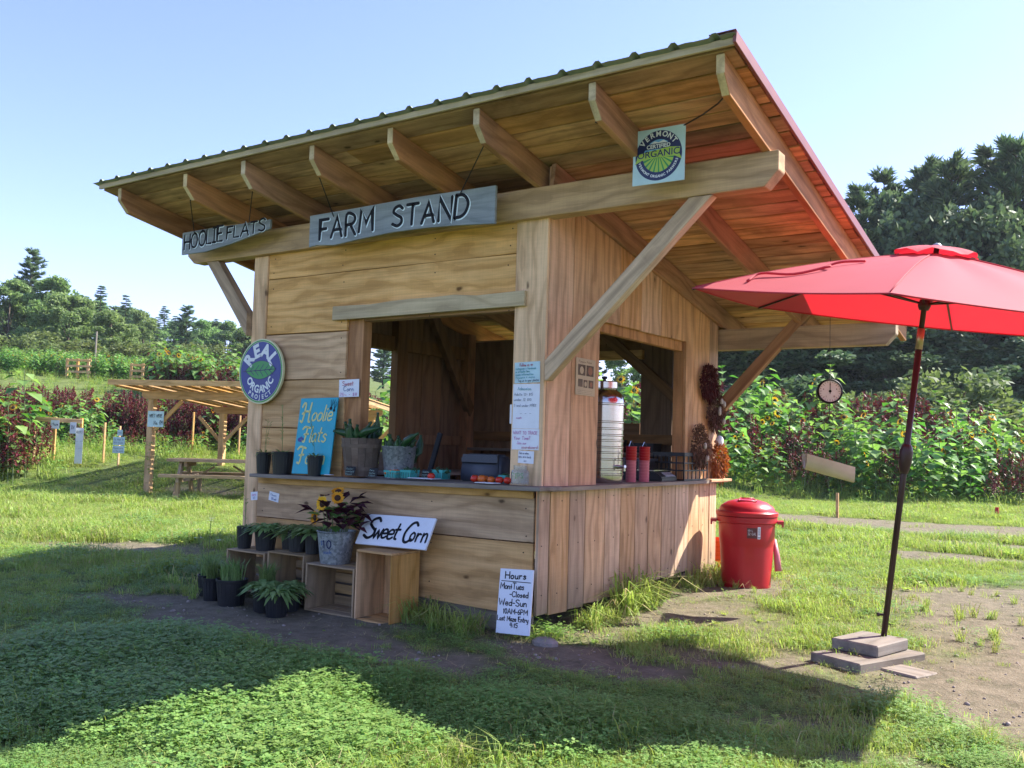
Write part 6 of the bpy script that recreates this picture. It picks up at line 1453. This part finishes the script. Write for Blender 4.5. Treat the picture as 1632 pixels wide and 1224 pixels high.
m1 = MB(); m1.lathe([(.03,.028),(.03,.038),(.012,.052),(0,.054)], 16, L_(apex-axu*.028), axis=axu); m1.build('finial', M['galv'], u_, smooth=True)
# red tie strap lying on the left panel
pts = [(.30,.88),(.38,.78),(.46,.73),(.50,.62),(.56,.58),(.60,.50),(.64,.46)]
m1 = MB(); m1.tube(catmull([L_(canopy_pt(0, .62+.10*math.sin(i*1.7)+.22*(1-i/6), t_, .012+.012*(i % 2))) for i, (q_, t_) in enumerate(pts)], 5), .009, 6); m1.build('tie_strap', M['fabric'], u_, smooth=True)
def block(name, label, O, X, Y, w, d, h, mat):
    o = slab(name, None, O, X, Y, [(0,0),(w,.003),(w-.002,d),(0.002,d-.002)], h, M[mat], .008); return tag(o, label, 'block')
gz = -.2
block('wooden_block', 'wide lower weathered block carrying the umbrella foot', (2.14,.40,-.205), (.27,.66,0), (-.27,.275,0), .71,.385,.078, 'grey')
block('wooden_block', 'upper smaller block with the umbrella pole set into it', (2.19,.65,-.125), (.11,.42,0), (-.27,.19,0), .43,.33,.075, 'grey')
block('wooden_plank', 'short plank lying on the ground against the umbrella blocks', (2.10,.645,-.208), (.244,-.103,0), (.06,.24,0), .38,.24,.035, 'grey')
# pieces at the corner of the stand
mb = MB(); mb.ell((.16,-.16,hz(.16,-.16)+.0), (.11,.07,.05), 0, 9, 5); o = mb.build('rock', M['conc']); tag(o, 'flat grey stone at the foot of the stand corner', 'stone')
mb = MB(); mb.ell((4.05,5.5,hz(4.05,5.5)+.03), (.09,.06,.06), 0, 8, 5); o = mb.build('rock', M['bark']); tag(o, 'dark clod lying on the track at the right', 'stone')
# queen anne's lace by the left pots
fl = thing('wildflower', 'pale lacy wildflower growing left of the potted plants', 'wildflower', (-3.55,-.15,hz(-3.5,-.15))); mb = MB(); mw = MB()
for i in range(6):
    a = i*1.1; e = Vector((.14*cos(a), .10*sin(a), .42+.09*(i % 3))); mb.tube([(0,0,0), e*.5+Vector((0,0,.04)), e], .0025, 4)
    for j_ in range(24): b_ = random.uniform(0, 6.28); q_ = .04*math.sqrt(random.random()); p = e+Vector((q_*cos(b_), q_*sin(b_), .004)); s_ = .004; mw.add([p+Vector((s_,0,0)), p+Vector((0,s_,.001)), p-Vector((s_,0,0)), p-Vector((0,s_,0))], [(0,1,2,3)])
mb.build('stems', M['stem'], fl); mw.build('blooms', M['offwhite'], fl)

# ------------------------------------------------------------------ pergola and picnic table on the left
random.seed(90)
A = Vector((*at(249, 19.9), 0)); az_ = yaw-.22; pg = thing('pergola', 'wooden slat roofed pergola on the lawn left of the stand', 'pergola', (A.x, A.y, hz(A.x, A.y)-.02), az_)
g0 = pg.location.z; PW, PD, PH = 3.9, 2.95, 2.08
PS = .07
for x, y in ((0,0),(PW,0),(0,PD),(PW,PD)):
    PH = 2.08-PS*y
    wp = pg.location+Matrix.Rotation(az_, 3, 'Z') @ Vector((x, y, 0)); zz = hz(wp.x, wp.y)-g0-.05
    slab('post', pg, (x, y, zz), (0,0,1), (0,1,0), rect(PH-zz,.14,0,-.07), .14, M['pergola'], .006)
    sx = 1 if x == 0 else -1; sy = 1 if y == 0 else -1
    slab('brace', pg, (x+(-.07)+sx*.06, y+.02, PH-.70), (sx*1,0,1), (-sx*1,0,1), rect(.92,.08,0,-.04), .045*sx, M['pergola'], .003)
    if y: slab('brace', pg, (x+(-.07)-sx*.06, y+.02, PH-.70), (-sx*1,0,1), (sx*1,0,1), rect(.85,.08,0,-.04), -.045*sx, M['pergola'], .003)
PH = 2.08
for y in (-.10, PD-.10): slab('beam', pg, (-.28, y, PH-.02-PS*(y+.1)), (1,0,0), (0,0,1), [(0,.06),(.1,0),(PW+.4,0),(PW+.5,.06),(PW+.5,.17),(0,.17)], -.045, M['pergola'], .004)
for k_ in range(8):
    x = -.45+k_*(PW+.75)/7; slab('rafter', pg, (x, -.85, PH+.15+PS*.75), (0,1,-PS), (0,PS,1), [(0,.05),(.06,0),(PD+1.4,0),(PD+1.4,.11),(0,.11)], .04, M['pergola'], .003)
y = -.86; k_ = 0
for k_ in range(58):
    x = -.5+k_*(PW+.9)/58; slab('slat', pg, (x, -.88, PH+.262+PS*.78), (0,1,-PS), (-1,0,0), rect(PD+1.5,.050,0,-.050), .018, M['pergola'], 0)
slab('fascia', pg, (-.52,-.90,PH+.17+PS*.8), (1,0,0), (0,0,1), wob((0,0),(PW+1.0,0),8,.010)+[(PW+1.0,.11),(0,.11)], .03, M['pergola'], .003)
s = paper('pale sign lettered in black high on the front left pergola post', (0,0,0), .38, .34, [('MEET HERE',.1,.6,.2,.8,'black'),('No. 04',.4,.15,.24,.55,'black')], mat='tealpaper', name='notice_board', cat='sign', t_=.01)
s.matrix_world = frame(pg.matrix_world @ Vector((0,0,0)) if False else Vector(pg.location)+Matrix.Rotation(az_, 3, 'Z') @ Vector((-.10,-.10,PH-.62)), Matrix.Rotation(az_, 3, 'Z') @ Vector((1,0,0)), (0,0,1))
# vine round the post foot
v = thing('climbing_vine', 'green vine climbing the foot of the front left pergola post', 'vine', (A.x, A.y, g0)); mb = MB()
for i in range(90):
    z = random.uniform(0, 1.15) if i < 60 else random.uniform(.9, 1.15); a = random.uniform(0, 6.28); q_ = random.uniform(.08, .22) if i < 60 else random.uniform(.1, .5)
    leaf(mb, (q_*cos(a)+(.12 if i >= 60 else .05), q_*sin(a)*.5, z), (cos(a), sin(a), .2), .09, .07, .4)
mb.build('leaves', M['sunleaf'], v)
mb = MB(); mb.tube([(.1+.04*sin(i), .04*cos(i), i*.15) for i in range(8)], .007, 5); mb.build('stem', M['stem'], v)
def picnic(label, u, d, rz):
    p = Vector((*at(u, d), 0)); t_ = thing('picnic_table', label, 'picnic table', (p.x, p.y, hz(p.x, p.y)-.01), rz); t_.scale = (1.12, 1.12, 1.06)
    for i in range(5): slab('table_board', t_, (-.92,-.36+i*.146,.70), (1,0,0), (0,1,0), rect(1.84,.140), .055, M['crate_old'], .003)
    for sy in (-1, 1):
        for i in range(2): slab('seat_board', t_, (-.92, sy*.70-.14+i*.142-.0, .42), (1,0,0), (0,1,0), rect(1.84,.136), .055, M['crate_old'], .003)
    for x in (-.62,.62):
        slab('cross_beam', t_, (x,-.82,.33), (0,1,0), (0,0,1), rect(1.64,.12), .05, M['crate_old'], .003); slab('cross_beam', t_, (x,-.33,.61), (0,1,0), (0,0,1), rect(.68,.10), .05, M['crate_old'], .003)
        for sy in (-1, 1): slab('leg', t_, (x-.042, sy*.60, 0), (0,-sy*.40,.70), (0,.7*1,sy*.40), rect(.80,.13,0,-.065), .05, M['crate_old'], .003)
        for sy in (-1, 1): slab('seat_post', t_, (x+.045, sy*.74-.045, 0), (0,0,1), (0,1,0), rect(.33,.13), .05, M['crate_old'], .003)
        slab('brace', t_, (x-(.45 if x > 0 else -.45), -.02, .62), (x*.45/.62*1,0,-.28), (0,1,0), rect(.50,.07), .03, M['crate_old'], .002)
    return t_
picnic('weathered picnic table on the grass behind the left post', 362, 19.0, yaw+.08)
# ------------------------------------------------------------------ maze entrance boards at the far left
def stake(name, label, u, d, h, r=.022, mat='pergola', cat='stake', group=None):
    x, y = at(u, d); o = MB(); o.box((-r,-r,-.1),(r,r,h)); q_ = o.build(name, M[mat]); q_.location = (x, y, hz(x, y)); tag(q_, label, cat, group); return q_
x, y = at(66, 21.5); e = thing('maze_entrance', 'low wooden rail frame with white notices at the left flower field', 'entrance frame', (x, y, hz(x, y)), yaw+.05)
for px_ in (-.70,.38,.98): slab('post', e, (px_,0,-.1), (0,0,1), (0,1,0), rect(1.15,.06), .06, M['pergola'], .003)
slab('rail', e, (-.75,-.03,.98), (1,0,-.035), (0,0,1), rect(1.75,.10), .035, M['pergola'], .004); slab('rail', e, (-.70,-.03,.36), (1,0,.0), (0,0,1), rect(1.1,.06), .03, M['pergola'], .004)
def board(label, u, d, zlo, w, h, lines, mat='white', rz=None, name='notice_board'):
    x, y = at(u, d); s_ = paper(label, (0,0,0), w, h, lines, mat=mat, name=name, cat='sign', t_=.012); q_ = Matrix.Rotation(yaw if rz is None else rz, 3, 'Z'); s_.matrix_world = frame(Vector((x, y, hz(x, y)+zlo))-(q_ @ Vector((w/2,0,0))), q_ @ Vector((1,0,0)), (0,0,1)); return s_
board('small white notice fixed on the left part of the maze rail', 91, 21.3, .85, .19, .20, [('Maze',.1,.4,.3,.8,'black')])
board('narrow white notice at the right end of the maze rail', 120, 21.3, .78, .14, .26, [('IN',.2,.4,.3,.5,'black')])
board('tall white board standing at the right end of the maze rail', 131, 21.4, .08, .17, .83, [('RULES',.1,.85,.07,.8,'inkgrey'),('-- --',.1,.6,.05,.8,'inkgrey'),('- ---',.1,.4,.05,.8,'inkgrey')])
sp_ = stake('sign_post', 'thin stake carrying grey notices between the maze frame and the pergola', 195, 21.8, .95, .018, cat='post')
board('small square top notice on the thin stake', 195, 21.7, .74, .12, .14, [('Maze',.1,.4,.25,.8,'inkgrey')], 'tealpaper')
board('grey notice with lines of writing in the middle of the thin stake', 194, 21.7, .52, .27, .19, [('No dogs in',.06,.6,.2,.85,'inkgrey'),('the maze',.06,.2,.2,.8,'inkgrey')], 'tealpaper')
board('lowest grey notice on the thin stake', 194, 21.7, .33, .27, .17, [('Please stay',.06,.6,.2,.85,'inkgrey'),('on the path',.06,.2,.2,.85,'inkgrey')], 'tealpaper')
for i, u in enumerate((171,311,385)): stake('garden_stake', 'thin pale stake at the front of the left flower rows', u, 22.0 if u < 200 else 24, .95 if u < 200 else 1.1, .02, group='thin stakes along the left flower rows')
for lb, u, d, h in (('pale stake standing before the flowers right of the maze rail',60,21.2,.8),('short thick stump stake below the hanging scoop',1337,18.8,.5)): stake('garden_stake', lb, u, d, h, .025)
stake('red_flag_marker', 'small red flag marker at the foot of the right flower rows', 1590, 20.5, .22, .035, 'redplastic', 'marker')
# rail fences and pole on the slope
def railfence(label, u0, u1, d, hh):
    a = Vector((*at(u0, d), 0)); b_ = Vector((*at(u1, d), 0)); f = thing('rail_fence', label, 'fence', (a.x, a.y, hz(a.x, a.y)), math.atan2((b_-a).y, (b_-a).x)); L = (b_-a).length; n = 3
    for i in range(n): slab('post', f, (L*i/(n-1)-.05,0,-.2), (0,0,1), (0,1,0), rect(hh+.2,.12), .12, M['pergola'], .004)
    for z in (.25,.55,.85): slab('rail', f, (-.1,-.05,z*hh), (1,0,0), (0,0,1), rect(L+.2,.12), .05, M['pergola'], .004)
railfence('pale rail fence on the slope under the layered pine', 107, 141, 50, 1.05); railfence('pale rail fence on the slope above the pergola roof', 210, 247, 50, 1.05)
stake('utility_pole', 'thin grey pole rising by the rail fence on the slope', 149, 51, 2.6, .035, 'grey', 'pole')
# ------------------------------------------------------------------ summer haze
mb = MB(); mb.box((-905, -905, -1.3), (905, 905, 34)); hz_o = mb.build('haze', [])
ht = bpy.data.materials.new('haze_air'); ht.use_nodes = True; hn = ht.node_tree
for n_ in list(hn.nodes):
    if n_.type == 'BSDF_PRINCIPLED': hn.nodes.remove(n_)
pv = hn.nodes.new('ShaderNodeVolumePrincipled'); pv.inputs['Color'].default_value = (.82, .90, 1, 1); pv.inputs['Density'].default_value = .0003; pv.inputs['Anisotropy'].default_value = .2
hn.links.new(pv.outputs[0], hn.nodes['Material Output'].inputs['Volume']); hz_o.data.materials.append(ht); tag(hz_o, kind='stuff')
